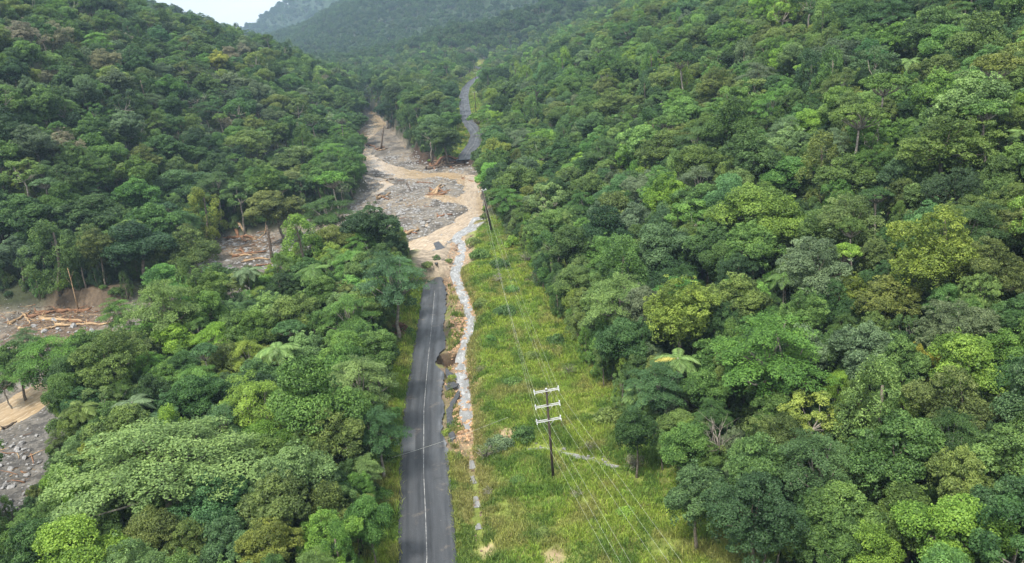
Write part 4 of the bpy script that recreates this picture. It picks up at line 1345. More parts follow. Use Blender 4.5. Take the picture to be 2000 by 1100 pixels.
#PART4
# ------------------------------------------------------------------ undergrowth: shrubs and creepers nobody could count, below the canopy
n = 60000
ys_ = rng.uniform(40, 780, n); xs_ = rng.uniform(-1, 1, n) * fr(ys_)
zs_ = ground_z(xs_, ys_)
px, py, d = project(np.stack([xs_, ys_, zs_ + 1], -1))
dfl, _ = seg_dist(xs_, ys_, FLOOD, True)
mg = 60 + 9 * F / np.maximum(d, 25)
ok = (px > -mg) & (px < 2000 + mg) & (py > -40) & (py < 1100 + mg) & ~inside(xs_, ys_, FLOOD) & ((ys_ < 330) | (dfl < 22))
BS = [bpy.data.objects.new("bush_source", bake('bush', v)) for v in range(2)] + [bpy.data.objects.new("column_source", bake('column', v)) for v in range(3)]
rows = []
ucell = {}
rg_ = region_v(xs_, ys_); ok &= rg_ != ''
for x, y, z, reg in zip(xs_[ok], ys_[ok], zs_[ok], rg_[ok]):
    key = (int(x // 2.3), int(y // 2.3))
    if key in ucell: continue
    s = rng.uniform(.75, 1.5)
    hgt = 1.1 * s
    if hides(x, y, z, 1.6 * s, hgt, hgt) > 0: continue
    ucell[key] = 1
    tn = pick(PAL_N if reg == 'N' else PAL_R)
    tint = np.array(TINT[tn]) * np.exp(rng.normal() * .2) * .75  # darker understory leaves, shade below the canopy painted into the tint
    if rng.random() < .7: rows.append((x, y, z - .1, s, s * rng.uniform(.9, 1.6), rng.uniform(0, 6.28), int(rng.integers(2)), tint))
    else: rows.append((x, y, z - .3, .34 * s, .3 * s * rng.uniform(.7, 1.3), rng.uniform(0, 6.28), 2 + int(rng.integers(3)), tint))
tag(mass("undergrowth", rows, BS), kind='stuff')
print("undergrowth", len(rows))

# ------------------------------------------------------------------ bushes in the clearing and on the verges
BUSH = [(936, 494, 26, 'bush', 'mid green', 'on the drain edge below the leaning pole'), (976, 512, 22, 'bush', 'deep green', 'at the foot of the leaning pole'), (925, 470, 18, 'bush', 'olive green', 'at the head of the roadside stream'),
        (1003, 470, 34, 'bush', 'lime green', 'behind the leaning pole'), (1050, 540, 38, 'twiggy', 'reddish brown', 'at the clearing edge past the leaning pole'), (1030, 500, 26, 'twiggy', 'olive green', 'beside the leaning pole'),
        (985, 602, 26, 'bush', 'deep green', 'in mid clearing level with the broken road end'), (940, 590, 20, 'bush', 'olive green', 'above the undercut stream bank'), (1000, 745, 22, 'bush', 'mid green', 'in tall grass between the triple-armed pole and stream'),
        (975, 862, 32, 'bush', 'grey green', 'between the trickle and the roadside stream'), (948, 880, 34, 'twiggy', 'olive green', 'on the stream bank by the triple-armed pole'), (1020, 845, 26, 'bush', 'deep green', 'just uphill of the trickle'),
        (1040, 692, 17, 'bush', 'olive green', 'alone in mid clearing level with the sinkhole'), (958, 662, 15, 'bush', 'bright green', 'in grass just above the orange boulders'), (940, 722, 15, 'twiggy', 'olive green', 'on the clearing bank across from the sinkhole'),
        (1150, 872, 18, 'twiggy', 'tan brown', 'just above the trickle behind the pole'), (1012, 935, 19, 'bush', 'mid green', 'below the trickle between stream and triple-armed pole'), (1128, 962, 21, 'twiggy', 'olive green', 'just downhill of the triple-armed pole'),
        (1222, 1000, 22, 'bush', 'lime green', 'in the lower clearing close to the forest edge'), (1060, 1042, 18, 'bush', 'olive green', 'beside the bare earth scar in the lower clearing'), (955, 962, 15, 'twiggy', 'tan brown', 'on the drain edge beside the last pools'),
        (1000, 562, 18, 'bush', 'bright green', 'in the upper clearing below the leaning pole'), (975, 545, 17, 'twiggy', 'tan brown', 'in the upper clearing near the stream'), (1085, 662, 20, 'bush', 'deep green', 'near the forest edge past the sinkhole'),
        (1185, 805, 32, 'bush', 'olive green', 'against the forest edge beside the trickle'), (1112, 722, 22, 'twiggy', 'olive green', 'in the clearing behind the triple-armed pole'), (1125, 620, 26, 'bush', 'mid green', 'against the forest edge level with the sinkhole'),
        (1235, 905, 28, 'twiggy', 'tan brown', 'at the lower end of the trickle'), (800, 592, 17, 'bush', 'yellow green', 'on the road verge by the broken road end'), (793, 645, 16, 'bush', 'mid green', 'on the road verge opposite the eroded edge'),
        (768, 800, 20, 'bush', 'bright green', 'on the road verge opposite the broken slabs'), (758, 890, 24, 'bush', 'mid green', 'beside the white guide post'), (742, 965, 26, 'bush', 'bright green', 'on the near road verge under trees'),
        (732, 1045, 28, 'bush', 'lime green', 'lowest on the near road verge'), (834, 516, 14, 'bush', 'olive green', 'on the silt past the road end'), (852, 503, 9, 'bush', 'deep green', 'beside the blue grey slab'),
        (876, 508, 9, 'bush', 'olive green', 'on the creek edge beside the stream'), (872, 846, 12, 'bush', 'yellow green', 'at the edge of the road under the cable'), (882, 735, 10, 'bush', 'yellow green', 'between the sinkhole and the fallen slab')]
for i, (bx, by, br, form, tn, where) in enumerate(BUSH):
    g = ray_place(bx, by, br, form)
    if g is None: continue
    s = max(.4, g[1])
    lbl = ('bare ' if form == 'twiggy' else '') + tn + (' twiggy shrub ' if form == 'twiggy' else ' bush ') + where
    plant(form, i % len(FORMS[form]), g[0][0], g[0][1], tz(g[0][0], g[0][1]), s, s * rng.uniform(.8, 1.1), rng.uniform(0, 6.28), np.array(TINT[tn]) * 1.1, lbl, 'bush', 'bushes of the clearing and verges')

# ------------------------------------------------------------------ palms
def frond_mesh(seed, L_, droop):
    r = np.random.default_rng(seed); P, Nn, LL, V = [], [], [], []
    n = 34
    pts = []
    for i in range(n + 1):
        t = i / n
        pts.append(np.array([L_ * (t - .12 * droop * t * t), 0, L_ * (.42 * t - (.55 + .35 * droop) * t * t)]))
    quads = []
    for i in range(2, n + 1):
        t = i / n
        tv = unit(pts[i] - pts[i - 1])
        ll = L_ * .30 * math.sin(math.pi * (.12 + .86 * t)) + .12
        for s in (-1, 1):
            dirv = unit(np.array([tv[0] * .55, s * 1.0, tv[2] * .55 - .38 + r.normal() * .1]))
            b0 = pts[i]; w = L_ * .018
            quads.append([b0 - tv * w, b0 + dirv * ll * .55 - tv * w * 1.3, b0 + dirv * ll - np.array([0, 0, ll * .15]), b0 + dirv * ll * .5 + tv * w * 1.3])
        quads.append([pts[i - 1] + [0, .03, 0], pts[i - 1] - [0, .03, 0], pts[i] - [0, .025, 0], pts[i] + [0, .025, 0]])
    Vv = np.array(quads).reshape(-1, 3)
    me = np_mesh("frond", Vv, np.arange(len(Vv)).reshape(-1, 4), [M['leaf']])
    fattr(me, 'var', np.repeat(np.clip(.5 + r.normal(size=len(quads)) * .12, 0, 1), 4))
    return me


FR = [frond_mesh(1, 3.0, .7), frond_mesh(2, 3.0, 1.2), frond_mesh(3, 2.8, .2)]
PT = MB(); PT.tube([(0, 0, -1), (.05, 0, 2), (.1, .05, 5), (.05, 0, 8)], [.2, .15, .12, .1], 7)
PT.tube([(.05, 0, 7.6), (.05, 0, 8.5)], [.16, .1], 7)
PTM = PT.mesh("palm_trunk", [M['pale_bark']])
FORMS['palm'] = [(None, PTM, 2.8, 8.2, 1.6)]
PALM = [(540, 688, 46, 'pale green', 'pale palm with arching fronds in the roadside wood by the road end'), (258, 790, 42, 'grey green', 'grey green feather palm on the near creek bank'), (315, 822, 44, 'blue green', 'blue green feather palm beside the broad spreading tree'),
        (160, 800, 40, 'olive green', 'ragged olive palm above the bare gravel bank'), (556, 815, 30, 'yellow green', 'yellow green young palm in mid roadside wood'), (482, 532, 32, 'grey green', 'dull green palm before the driftwood piles'),
        (612, 528, 34, 'mid green', 'green palm on the creek bank under the vine column'), (1325, 705, 46, 'pale green', 'pale palm at the clearing edge with one yellow frond'), (1388, 570, 36, 'yellow green', 'yellow green palm above the broad yellow tree'),
        (1530, 545, 34, 'mid green', 'dark palm in the shade halfway up the clearing slope'), (1245, 772, 34, 'pale green', 'low pale palm at the forest edge beside the trickle'), (1776, 122, 30, 'pale green', 'tall palm standing above the upper slope canopy'),
        (1790, 238, 26, 'mid green', 'small palm below the tall palm on the slope'), (1995, 262, 30, 'pale green', 'broad palm at the far side of the upper slope')]
palm0 = None
for i, (qx, qy, qr, tn, lbl) in enumerate(PALM):
    g = ray_place(qx, qy, qr, 'palm')
    if g is None: continue
    P0, s, sv = g
    if palm0 is None:
        root = palm0 = bpy.data.objects.new("palm_tree", None); COL.objects.link(root)
        obj("trunk", PTM, root)
        for k in range(13):
            fo = obj("frond", FR[k % 3], root, (.05, 0, 8.4)); fo.rotation_euler = (0, -.35 + .55 * ((k * 7) % 13) / 13, k * 2.39996); fo.scale = (1, 1, 1)
    else: root = copy_tree(palm0)
    root.location = (P0[0], P0[1], tz(P0[0], P0[1])); root.rotation_euler = (0, 0, i * 1.3); root.scale = (s, s, sv)
    for k, ch in enumerate(root.children):
        t_ = np.array(TINT[tn]) * (1.15 if k else 1) * np.exp(rng.normal() * .1)
        if i == 7 and k == 8: t_ = np.array((.40, .37, .09)); ch['label'] = 'yellow dying frond'
        ch['tint'] = [float(q_) for q_ in t_]
    tag(root, lbl, 'palm', 'palms in the rainforest')

# ------------------------------------------------------------------ power poles and wires
def crossarm_mesh(L_, yaw):
    b = MB(); X = (math.cos(yaw), math.sin(yaw), 0); Yv = (-math.sin(yaw), math.cos(yaw), 0)
    for s in (-1, 1): b.box(np.array(Yv) * s * .2, L_, .07, .09, 0, X, Yv)
    for s in (-1, 1): b.box(np.array(X) * s * (L_ / 2 - .12), .07, .33, .06, 0, X, Yv)
    return b.mesh("crossarm", [M['white_metal']])


def insulator_mesh():
    b = MB()
    prof = [(0.05, 0), (.13, .06), (.13, .12), (.08, .16), (.15, .22), (.15, .28), (.09, .32), (.16, .38), (.10, .48), (.03, .52)]
    b.tube([(0, 0, z) for _, z in prof], [p for p, _ in prof], 10)
    return b.mesh("insulator", [M['porcelain']])


def strain_mesh():
    b = MB(); b.tube([(0, 0, 0), (0, -.25, -.04), (0, -.3, -.05), (0, -.7, -.14)], [.03, .03, .075, .07], 7)
    return b.mesh("strain_insulator", [M['porcelain']])


INS, STR = insulator_mesh(), strain_mesh()


def brace_mesh(yaw):
    b = MB(); X = np.array([math.cos(yaw), math.sin(yaw), 0])
    for s in (-1, 1): b.tube([X * s * .75 + [0, 0, -.04], [0, 0, -.75] + X * s * .13], [.03, .03], 5)
    return b.mesh("brace", [M['white_metal']])


def power_pole(loc, h, arms, L_, yaw, lean, label, group, detail=True, r0=.19):
    root = bpy.data.objects.new("power_pole", None); COL.objects.link(root)
    root.location = loc; root.rotation_euler = lean
    b = MB(); b.tube([(0, 0, -.8), (0, 0, h * .5), (0, 0, h)], [r0, r0 * .87, r0 * .72], 10)
    obj("pole", b.mesh("pole", [M['pole_wood']]), root)
    if detail:
        b = MB(); b.tube([(0, 0, 0), (0, 0, .14)], [r0 * .85, r0 * .6], 10); obj("pole_cap", b.mesh("pole_cap", [M['white_metal']]), root, (0, 0, h))
    am, bm = crossarm_mesh(L_, yaw), brace_mesh(yaw)
    ends = []
    for z in arms:
        a = obj("crossarm", am, root, (0, 0, z))
        obj("brace", bm, root, (0, 0, z))
        for s in (-1, 1):
            e = Vector((math.cos(yaw) * s * (L_ / 2 - .08), math.sin(yaw) * s * (L_ / 2 - .08), 0))
            io = obj("insulator", INS, a, e + Vector((0, 0, .05))); io.scale = (.62, .62, .7)
            if detail:
                for q_ in (0, math.pi):
                    st = obj("strain_insulator", STR, a, e); st.rotation_euler = (0, 0, q_ + .06); st.scale = (.6, .85, .6)
            ends.append(Vector((e.x, e.y, z)))
    tag(root, label, 'power pole', group)
    bpy.context.view_layer.update()
    return root, [root.matrix_world @ e for e in ends]


p1 = at(1081, 937, 0.3); p1[2] = tz(p1[0], p1[1])
pole1, E1 = power_pole(p1, 13.2, (13.0, 10.95, 8.9), 3.3, math.radians(11), (0, math.radians(-.6), 0), 'dark timber power pole with three white crossarms standing in the grass clearing', 'power poles along the road')
p2 = at(963, 477, -3.6); p2[2] = tz(p2[0], p2[1])
pole2, E2 = power_pole(p2, 12.8, (12.5,), 3.0, math.radians(40), (math.radians(-3), math.radians(-8.5), 0), 'leaning dark power pole with a skewed crossarm beside the washed-out crossing', 'power poles along the road', True, .30)
FARP = [(930, 221, 8.0, 'dark power pole on the bright verge of the far road straight'), (931, 174, 9.0, 'slim power pole beside the far road where it bends back'), (948, 136, 11.0, 'tiny power pole at the top end of the far road'),
        (963, 108, 14.0, 'tiny power pole among trees above the road saddle')]
for fx, fy, fz, lb in FARP:
    p = at(fx, fy, fz); p[2] = tz(p[0], p[1])
    power_pole(p, 13.0, (12.6,), 2.6, 0.1, (0, 0, 0), lb, 'power poles along the road', False, .24)


def wire(a, b, sag, r=.0075):
    pts = []
    for i in range(19):
        t = i / 18; p = a * (1 - t) + b * t; pts.append((p.x, p.y, p.z - sag * 4 * t * (1 - t)))
    m = MB(); m.tube(pts, [r] * 19, 4, cap=False)
    return m.mesh("power_line", [M['wire']])


side = ['creek side', 'forest side']
tier = ['top', 'middle', 'lowest']
up = pole2.matrix_world.to_quaternion() @ Vector((0, 0, 1))
for k, e in enumerate(E1):
    t2 = E2[k % 2] if k < 2 else Vector(p2) + up * (11.2 - .9 * (k // 2 - 1)) + Vector((.2 * (1 if k % 2 else -1), 0, 0))
    o = obj("power_line", wire(e + Vector((0, .7, -.12)), t2, 2.6))
    tag(o, 'pale wire from the %s crossarm, %s, up the clearing to the leaning pole' % (tier[k // 2], side[k % 2]), 'power line', 'power lines strung over the clearing')
    far = Vector((e.x + 30 + (5 if k % 2 else 0), -44, e.z - 1.5))
    o = obj("power_line", wire(e + Vector((0, -.7, -.14)), far, 2.4))
    tag(o, 'pale wire from the %s crossarm, %s, running down over the lower clearing' % (tier[k // 2], side[k % 2]), 'power line', 'power lines strung over the clearing')
ca, cb = Vector(at(765, 894, 2.0)), Vector(at(992, 815, 1.2))
tag(obj("overhead_cable", wire(ca, cb, .25, .014)), 'thin slack cable hanging low across the road and stream below the slabs', 'cable')

# guide post
gp = at(778, 866, 0.0); root = bpy.data.objects.new("guide_post", None); COL.objects.link(root); root.location = (gp[0], gp[1], tz(gp[0], gp[1]))
b = MB(); b.box((0, 0, .45), .14, .05, 1.1); b.box((0, 0, 1.02), .12, .045, .06); obj("post", b.mesh("post", [M['post_white']]), root)
b = MB(); b.box((0, -.03, .8), .08, .012, .16); obj("reflector", b.mesh("reflector", [M['reflector']]), root)
tag(root, 'white roadside guide post on the grassy edge of the near road', 'guide post')

# ------------------------------------------------------------------ driftwood
LOGM = {'t': ('log_tan', 'pale tan'), 'r': ('log_red', 'red brown'), 'g': ('log_grey', 'dark grey')}
LOGS = [(18, 634, 62, 610, .35, 't', 'far bank woodpile'), (58, 622, 116, 609, .45, 'r', 'far bank woodpile'), (70, 612, 120, 611, .35, 'r', 'far bank woodpile'), (114, 609, 176, 605, .45, 'r', 'far bank woodpile'), (80, 624, 162, 630, .45, 't', 'far bank woodpile'),
        (138, 628, 190, 633, .3, 'r', 'far bank woodpile'), (112, 637, 172, 633, .35, 't', 'far bank woodpile'), (168, 635, 230, 632, .35, 't', 'far bank woodpile'), (48, 616, 60, 633, .3, 't', 'far bank woodpile'), (84, 645, 106, 641, .4, 't', 'far bank woodpile'),
        (40, 643, 56, 644, .3, 't', 'far bank woodpile'), (150, 656, 186, 658, .25, 'r', 'far bank woodpile'), (134, 660, 150, 651, .25, 'r', 'far bank woodpile'), (60, 616, 84, 607, .25, 'g', 'far bank woodpile'), (150, 611, 178, 600, .3, 'r', 'far bank woodpile'),
        (444, 468, 498, 466, .6, 'r', 'driftwood heap'), (462, 454, 480, 473, .4, 'r', 'driftwood heap'), (470, 456, 502, 469, .35, 't', 'driftwood heap'), (450, 498, 492, 500, .4, 't', 'driftwood heap'), (455, 503, 518, 493, .45, 'r', 'driftwood heap'),
        (468, 489, 484, 499, .4, 'r', 'driftwood heap'), (505, 468, 523, 446, .22, 't', 'driftwood heap'), (478, 512, 528, 508, .35, 't', 'driftwood heap'), (452, 484, 496, 480, .3, 'g', 'driftwood heap'), (500, 520, 540, 514, .3, 'r', 'driftwood heap'),
        (672, 445, 692, 447, .4, 'r', 'creek bank trees'), (645, 514, 682, 508, .5, 'r', 'near creek bank'), (650, 519, 700, 506, .4, 't', 'near creek bank'),
        (842, 383, 871, 380, .6, 'r', 'log jam on the gravel bar'), (845, 379, 867, 364, .5, 't', 'log jam on the gravel bar'), (851, 385, 862, 361, .55, 't', 'log jam on the gravel bar'), (857, 371, 873, 379, .4, 'r', 'log jam on the gravel bar'),
        (841, 372, 861, 385, .45, 'r', 'log jam on the gravel bar'), (847, 387, 869, 386, .5, 'g', 'log jam on the gravel bar'), (853, 380, 880, 372, .3, 'r', 'log jam on the gravel bar'), (838, 378, 858, 375, .4, 'g', 'log jam on the gravel bar'),
        (736, 389, 763, 378, .5, 't', 'upper gravel bar'), (740, 383, 760, 391, .4, 'r', 'upper gravel bar'), (815, 357, 846, 359, .3, 'r', 'upper gravel bar'), (904, 352, 937, 355, .5, 'r', 'muddy creek'), (854, 424, 884, 421, .4, 'r', 'lower gravel bar'),
        (787, 461, 819, 450, .6, 't', 'lower gravel bar'), (794, 455, 816, 458, .4, 'r', 'lower gravel bar'), (796, 361, 802, 373, .35, 'g', 'upper gravel bar'), (745, 358, 769, 351, .5, 'g', 'upper gravel bar'),
        (713, 285, 737, 289, .5, 'r', 'upstream gravel flat'), (735, 293, 751, 287, .5, 'r', 'upstream gravel flat'), (742, 295, 756, 291, .4, 't', 'upstream gravel flat'),
        (834, 331, 872, 311, .7, 'g', 'cut bank below the far road'), (850, 326, 897, 311, .7, 'r', 'cut bank below the far road'), (868, 324, 908, 316, .6, 'g', 'cut bank below the far road'), (840, 322, 852, 334, .5, 'r', 'cut bank below the far road'),
        (878, 318, 886, 330, .4, 'r', 'cut bank below the far road'), (62, 888, 66, 908, .13, 'r', 'gravel flat by the lower creek'), (30, 875, 38, 896, .10, 't', 'gravel flat by the lower creek'), (8, 838, 44, 816, .3, 'g', 'lower creek edge'),
        (50, 985, 54, 962, .10, 't', 'gravel flat by the lower creek'), (902, 268, 922, 262, .25, 'r', 'far road bend'), (830, 612, 841, 634, .05, 'g', 'near road surface')]
cnt = {}
for L0 in LOGS: cnt.setdefault((L0[6], L0[5]), []).append(L0)
SIZEW = ['thickest', 'second thickest', 'third thickest', 'fourth thickest', 'fifth thickest', 'sixth thickest', 'thinnest', 'shortest']


def ground_at(px_, py_, z0=-5.0):
    z_ = z0
    for _ in range(6):
        p = at(px_, py_, z_); z_ = .5 * z_ + .5 * tz(p[0], p[1])
    return at(px_, py_, z_)


for (x0, y0, x1, y1, r_, mk, where) in LOGS:
    a, b_ = ground_at(x0, y0), ground_at(x1, y1)
    cen = (a + b_) / 2
    v = b_ - a; ln = np.linalg.norm(v[:2]); mx = 16 if r_ > .3 else 11
    if r_ > .06 and ln > mx: v = v * mx / ln
    if np.linalg.norm(v) < .3: v = v + [1, 0, 0]
    lr = np.random.default_rng(int(x0 * 7 + y0))
    pts, rad = [], []
    base = cen - v / 2
    n = 8
    for i in range(n):
        t = i / (n - 1); p = base + v * t
        zt = tz(p[0], p[1]); p[2] = (zt if i in (0, n - 1) else max(zt, 0 * zt + zt)) + r_ * .75
        p += np.append(lr.normal(size=2) * r_ * .5, lr.normal() * r_ * .15)
        pts.append(p); rad.append(r_ * (1.5 if i == 0 else 1.12 if i == 1 else 1 - .45 * t))
    mb = MB(); mb.tube([p - cen for p in pts], rad, 8, rough=.25)
    for k in range(int(3 + lr.integers(4)) if r_ > .15 else 0):           # root stubs and broken branches
        i = 0 if k < 3 else int(lr.integers(2, n)); s = pts[i] - cen
        dv = unit(lr.normal(size=3) * [1, 1, .7] + [0, 0, .5] - (unit(v) * .6 if i == 0 else 0)); l2 = r_ * lr.uniform(2.0, 4.5)
        mb.tube([s, s + dv * l2 * .5, s + dv * l2 + lr.normal(size=3) * .1], [rad[i] * .4, rad[i] * .25, rad[i] * .07], 5)
    o = obj("fallen_log" if r_ > .06 else "stick", mb.mesh("fallen_log", [M[LOGM[mk][0]]]), None, cen)
    grp = sorted(cnt[(where, mk)], key=lambda q_: (-q_[4], q_[0])); k = grp.index((x0, y0, x1, y1, r_, mk, where))
    pre = '' if len(grp) == 1 else SIZEW[k] + ' ' if k < len(grp) - 1 or len(grp) < 3 else 'thinnest '
    tag(o, '%s %s log at the %s' % (pre, LOGM[mk][1], where) if r_ > .06 else 'short dark stick lying on the asphalt of the near road', 'log' if r_ > .06 else 'stick', 'flood-stripped logs along the creek')
    o['label'] = ' '.join(o['label'].split())
mb = MB()
for (cx0, cy0, ex, ey, nn) in [(120, 620, 100, 22, 300), (495, 482, 55, 26, 220), (857, 378, 20, 9, 60), (750, 290, 18, 6, 25), (865, 320, 35, 9, 80), (750, 384, 20, 8, 25), (670, 512, 25, 6, 25), (40, 900, 35, 60, 26), (800, 400, 60, 40, 50), (915, 266, 14, 4, 14)]:
    for _ in range(nn):
        p = ground_at(cx0 + rng.normal() * ex * .5, cy0 + rng.normal() * ey * .5)
        a_ = rng.uniform(-.7, .7) + (math.pi if rng.random() < .5 else 0); l_ = .5 + 4.0 * rng.random() ** 2; r_ = .03 + .13 * rng.random() ** 2
        q_ = p + np.array([math.cos(a_) * l_, math.sin(a_) * l_, rng.uniform(-.1, .7)]); m_ = (p + q_) / 2 + rng.normal(size=3) * .12
        mb.tube([p + [0, 0, .05], m_ + [0, 0, .08], q_], [r_, r_ * .8, r_ * .3], 5, int(rng.integers(3)))
tag(obj("driftwood_debris", mb.mesh("driftwood_debris", [M['log_tan'], M['log_red'], M['log_grey']])), kind='stuff')
# a broken trunk still upright on the gravel flat, and two bare stems on the creek bank
for (bx, by, tx, ty, r_, mk, lb) in [(744, 293, 752, 246, .5, 'g', 'snapped dark trunk still standing on the upstream gravel flat'), (533, 512, 527, 440, .45, 'g', 'stripped dark brown trunk standing beside the driftwood heap'),
                                     (542, 530, 546, 495, .2, 'r', 'short splintered red stem standing at the driftwood heap'), (152, 600, 145, 522, .13, 't', 'thin pale bare stem in front of the dark far bank trees'), (663, 545, 662, 480, .3, 't', 'pale forked bare stem on the near creek bank')]:
    a = ground_at(bx, by); dist = project(a[None])[2][0]; hgt = (by - ty) / F * dist * 1.03
    dx = ((tx - bx) + (by - ty) * math.tan(ROLL)) / F * dist
    mb = MB(); mb.tube([(0, 0, -.5), (dx * .3, 0, hgt * .3), (dx * .7 + .1, 0, hgt * .7), (dx, 0, hgt)], [r_ * 1.4, r_, r_ * .8, r_ * .5], 8, rough=.2)
    mb.tube([(dx * .7, 0, hgt * .7), (dx * .7 + 1.2, .2, hgt * .92)], [r_ * .4, r_ * .12], 5)
    mb.tube([(dx * .55, 0, hgt * .55), (dx * .55 - 1.0, -.2, hgt * .78)], [r_ * .35, r_ * .1], 5)
    tag(obj("bare_trunk", mb.mesh("bare_trunk", [M[LOGM[mk][0]]]), None, a), lb, 'tree trunk', 'trunks the flood left standing')

# ------------------------------------------------------------------ boulders
def rock_mesh(seed, mt, sub=2, flat=.7):
    import bmesh
    bm = bmesh.new(); bmesh.ops.create_icosphere(bm, subdivisions=sub, radius=1)
    r = np.random.default_rng(seed)
    pl = [(unit(r.normal(size=3)), r.uniform(.55, .9)) for _ in range(9)]
    for v in bm.verts:
        c = np.array(v.co)
        for nn, dd in pl:
            q_ = c @ nn
            if q_ > dd: c = c - nn * (q_ - dd)
        c = c * [1, .8, flat] * (1 + .08 * r.normal())
        v.co = c
    me = bpy.data.meshes.new("boulder"); bm.to_mesh(me); bm.free(); me.materials.append(mt)
    return me


RK = {c: [rock_mesh(s, M[c], 2, f) for s, f in ((1, .7), (2, .6), (3, .85), (4, .5))] for c in ('rock_orange', 'rock_grey', 'rock_brown')}
RZ = [([(884, 790), (898, 772), (924, 780), (926, 872), (906, 872), (890, 840)], 46, 'rock_orange', .30, .85, 'in the stream beside the long asphalt strip'), ([(880, 618), (912, 618), (916, 684), (884, 690)], 46, 'rock_orange', .28, .75, 'on the scoured verge above the sinkhole'),
      ([(872, 552), (890, 552), (902, 600), (890, 620), (878, 610)], 20, 'rock_brown', .25, .55, 'between the eroded road edge and stream'), ([(912, 580), (936, 586), (930, 612), (914, 606)], 10, 'rock_orange', .3, .7, 'below the undercut bank of the clearing'),
      ([(900, 745), (918, 740), (918, 770), (902, 772)], 6, 'rock_brown', .35, .7, 'in the stream just below the sinkhole'), ([(920, 890), (945, 890), (945, 1090), (922, 1060)], 14, 'rock_brown', .16, .35, 'in the lower trickling drain'),
      ([(960, 842), (1000, 842), (1000, 868), (965, 868)], 7, 'rock_orange', .3, .6, 'in the bare scar beside the trickle'), ([(1030, 862), (1190, 888), (1190, 908), (1040, 878)], 14, 'rock_grey', .2, .45, 'along the trickle through the grass'),
      ([(0, 860), (80, 850), (80, 930), (20, 1010), (0, 1010)], 34, 'rock_grey', .3, .8, 'on the gravel flat by the lower creek'), ([(700, 300), (800, 350), (900, 340), (930, 345), (900, 330), (720, 270)], 26, 'rock_grey', .5, 1.3, 'on the bars above the crossing'),
      ([(780, 400), (900, 400), (860, 440), (800, 460)], 30, 'rock_grey', .4, 1.1, 'on the broad gravel bar below the log jam'), ([(730, 385), (790, 385), (800, 430), (770, 420)], 16, 'rock_grey', .5, 1.3, 'on the upper gravel bar'),
      ([(880, 486), (930, 455), (915, 470), (890, 490)], 10, 'rock_brown', .3, .8, 'at the creek edge by the stream head'), ([(30, 625), (220, 625), (200, 655), (50, 660)], 16, 'rock_grey', .4, 1.2, 'among the far bank woodpile'),
      ([(455, 475), (545, 475), (545, 505), (470, 505)], 12, 'rock_grey', .5, 1.2, 'around the driftwood heap'), ([(900, 264), (935, 262), (938, 270), (905, 272)], 6, 'rock_brown', .5, .9, 'strewn across the far road bend')]
CN = {'rock_orange': 'orange', 'rock_grey': 'grey', 'rock_brown': 'brown'}
rocks = []
for poly, nn, mt, r0, r1, where in RZ:
    a = np.array(poly, float); k = 0; tries = 0
    while k < nn and tries < 2000:
        tries += 1
        qx, qy = rng.uniform(a[:, 0].min(), a[:, 0].max()), rng.uniform(a[:, 1].min(), a[:, 1].max())
        if not inside(np.array([qx]), np.array([qy]), poly)[0]: continue
        p = ground_at(qx, qy, -2); s = r0 + (r1 - r0) * rng.random() ** 1.8
        if any((p[0] - u[0]) ** 2 + (p[1] - u[1]) ** 2 < (.7 * (s + u[3])) ** 2 for u in rocks): continue
        rocks.append((p[0], p[1], p[2], s, mt, where)); k += 1
for sx_, sy_, s, wh in [(22, 995, 1.3, 'lying flat at the lower creek flat'), (42, 868, .8, 'tilted on the gravel by the lower creek'), (100, 884, .7, 'under trees at the gravel flat')]:
    p = ground_at(sx_, sy_, -5); rocks.append((p[0], p[1], p[2], s, 'rock_grey', wh))
lab = {}
for i, (x, y, z, s, mt, wh) in enumerate(rocks):
    sz = 'big ' if s > .75 else 'small ' if s < .42 else ''
    lab.setdefault(sz + CN[mt] + ' boulder ' + wh, []).append(i)
for base, ids in lab.items():
    ids.sort(key=lambda i: rocks[i][1])
    for k, i in enumerate(ids):
        x, y, z, s, mt, wh = rocks[i]
        o = obj("boulder", RK[mt][i % 4], None, (x, y, z + s * .12))
        o.scale = (s, s * rng.uniform(.8, 1.2), s * rng.uniform(.8, 1.1)); o.rotation_euler = (rng.uniform(-.3, .3), rng.uniform(-.3, .3), rng.uniform(0, 6.28))
        n = len(ids)
        ext = '' if n == 1 else (' , nearer of two' if k == 0 else ', farther of two') if n == 2 else ', frontmost' if k == 0 else ', rearmost' if k == n - 1 else ', %s from front' % ORD[k - 1] if k < 5 else ', %s from rear' % ORD[n - k - 2] if n - k - 2 < 4 else ', amid many'
        tag(o, (base + ext).replace(' ,', ','), 'boulder', 'boulders ' + wh)

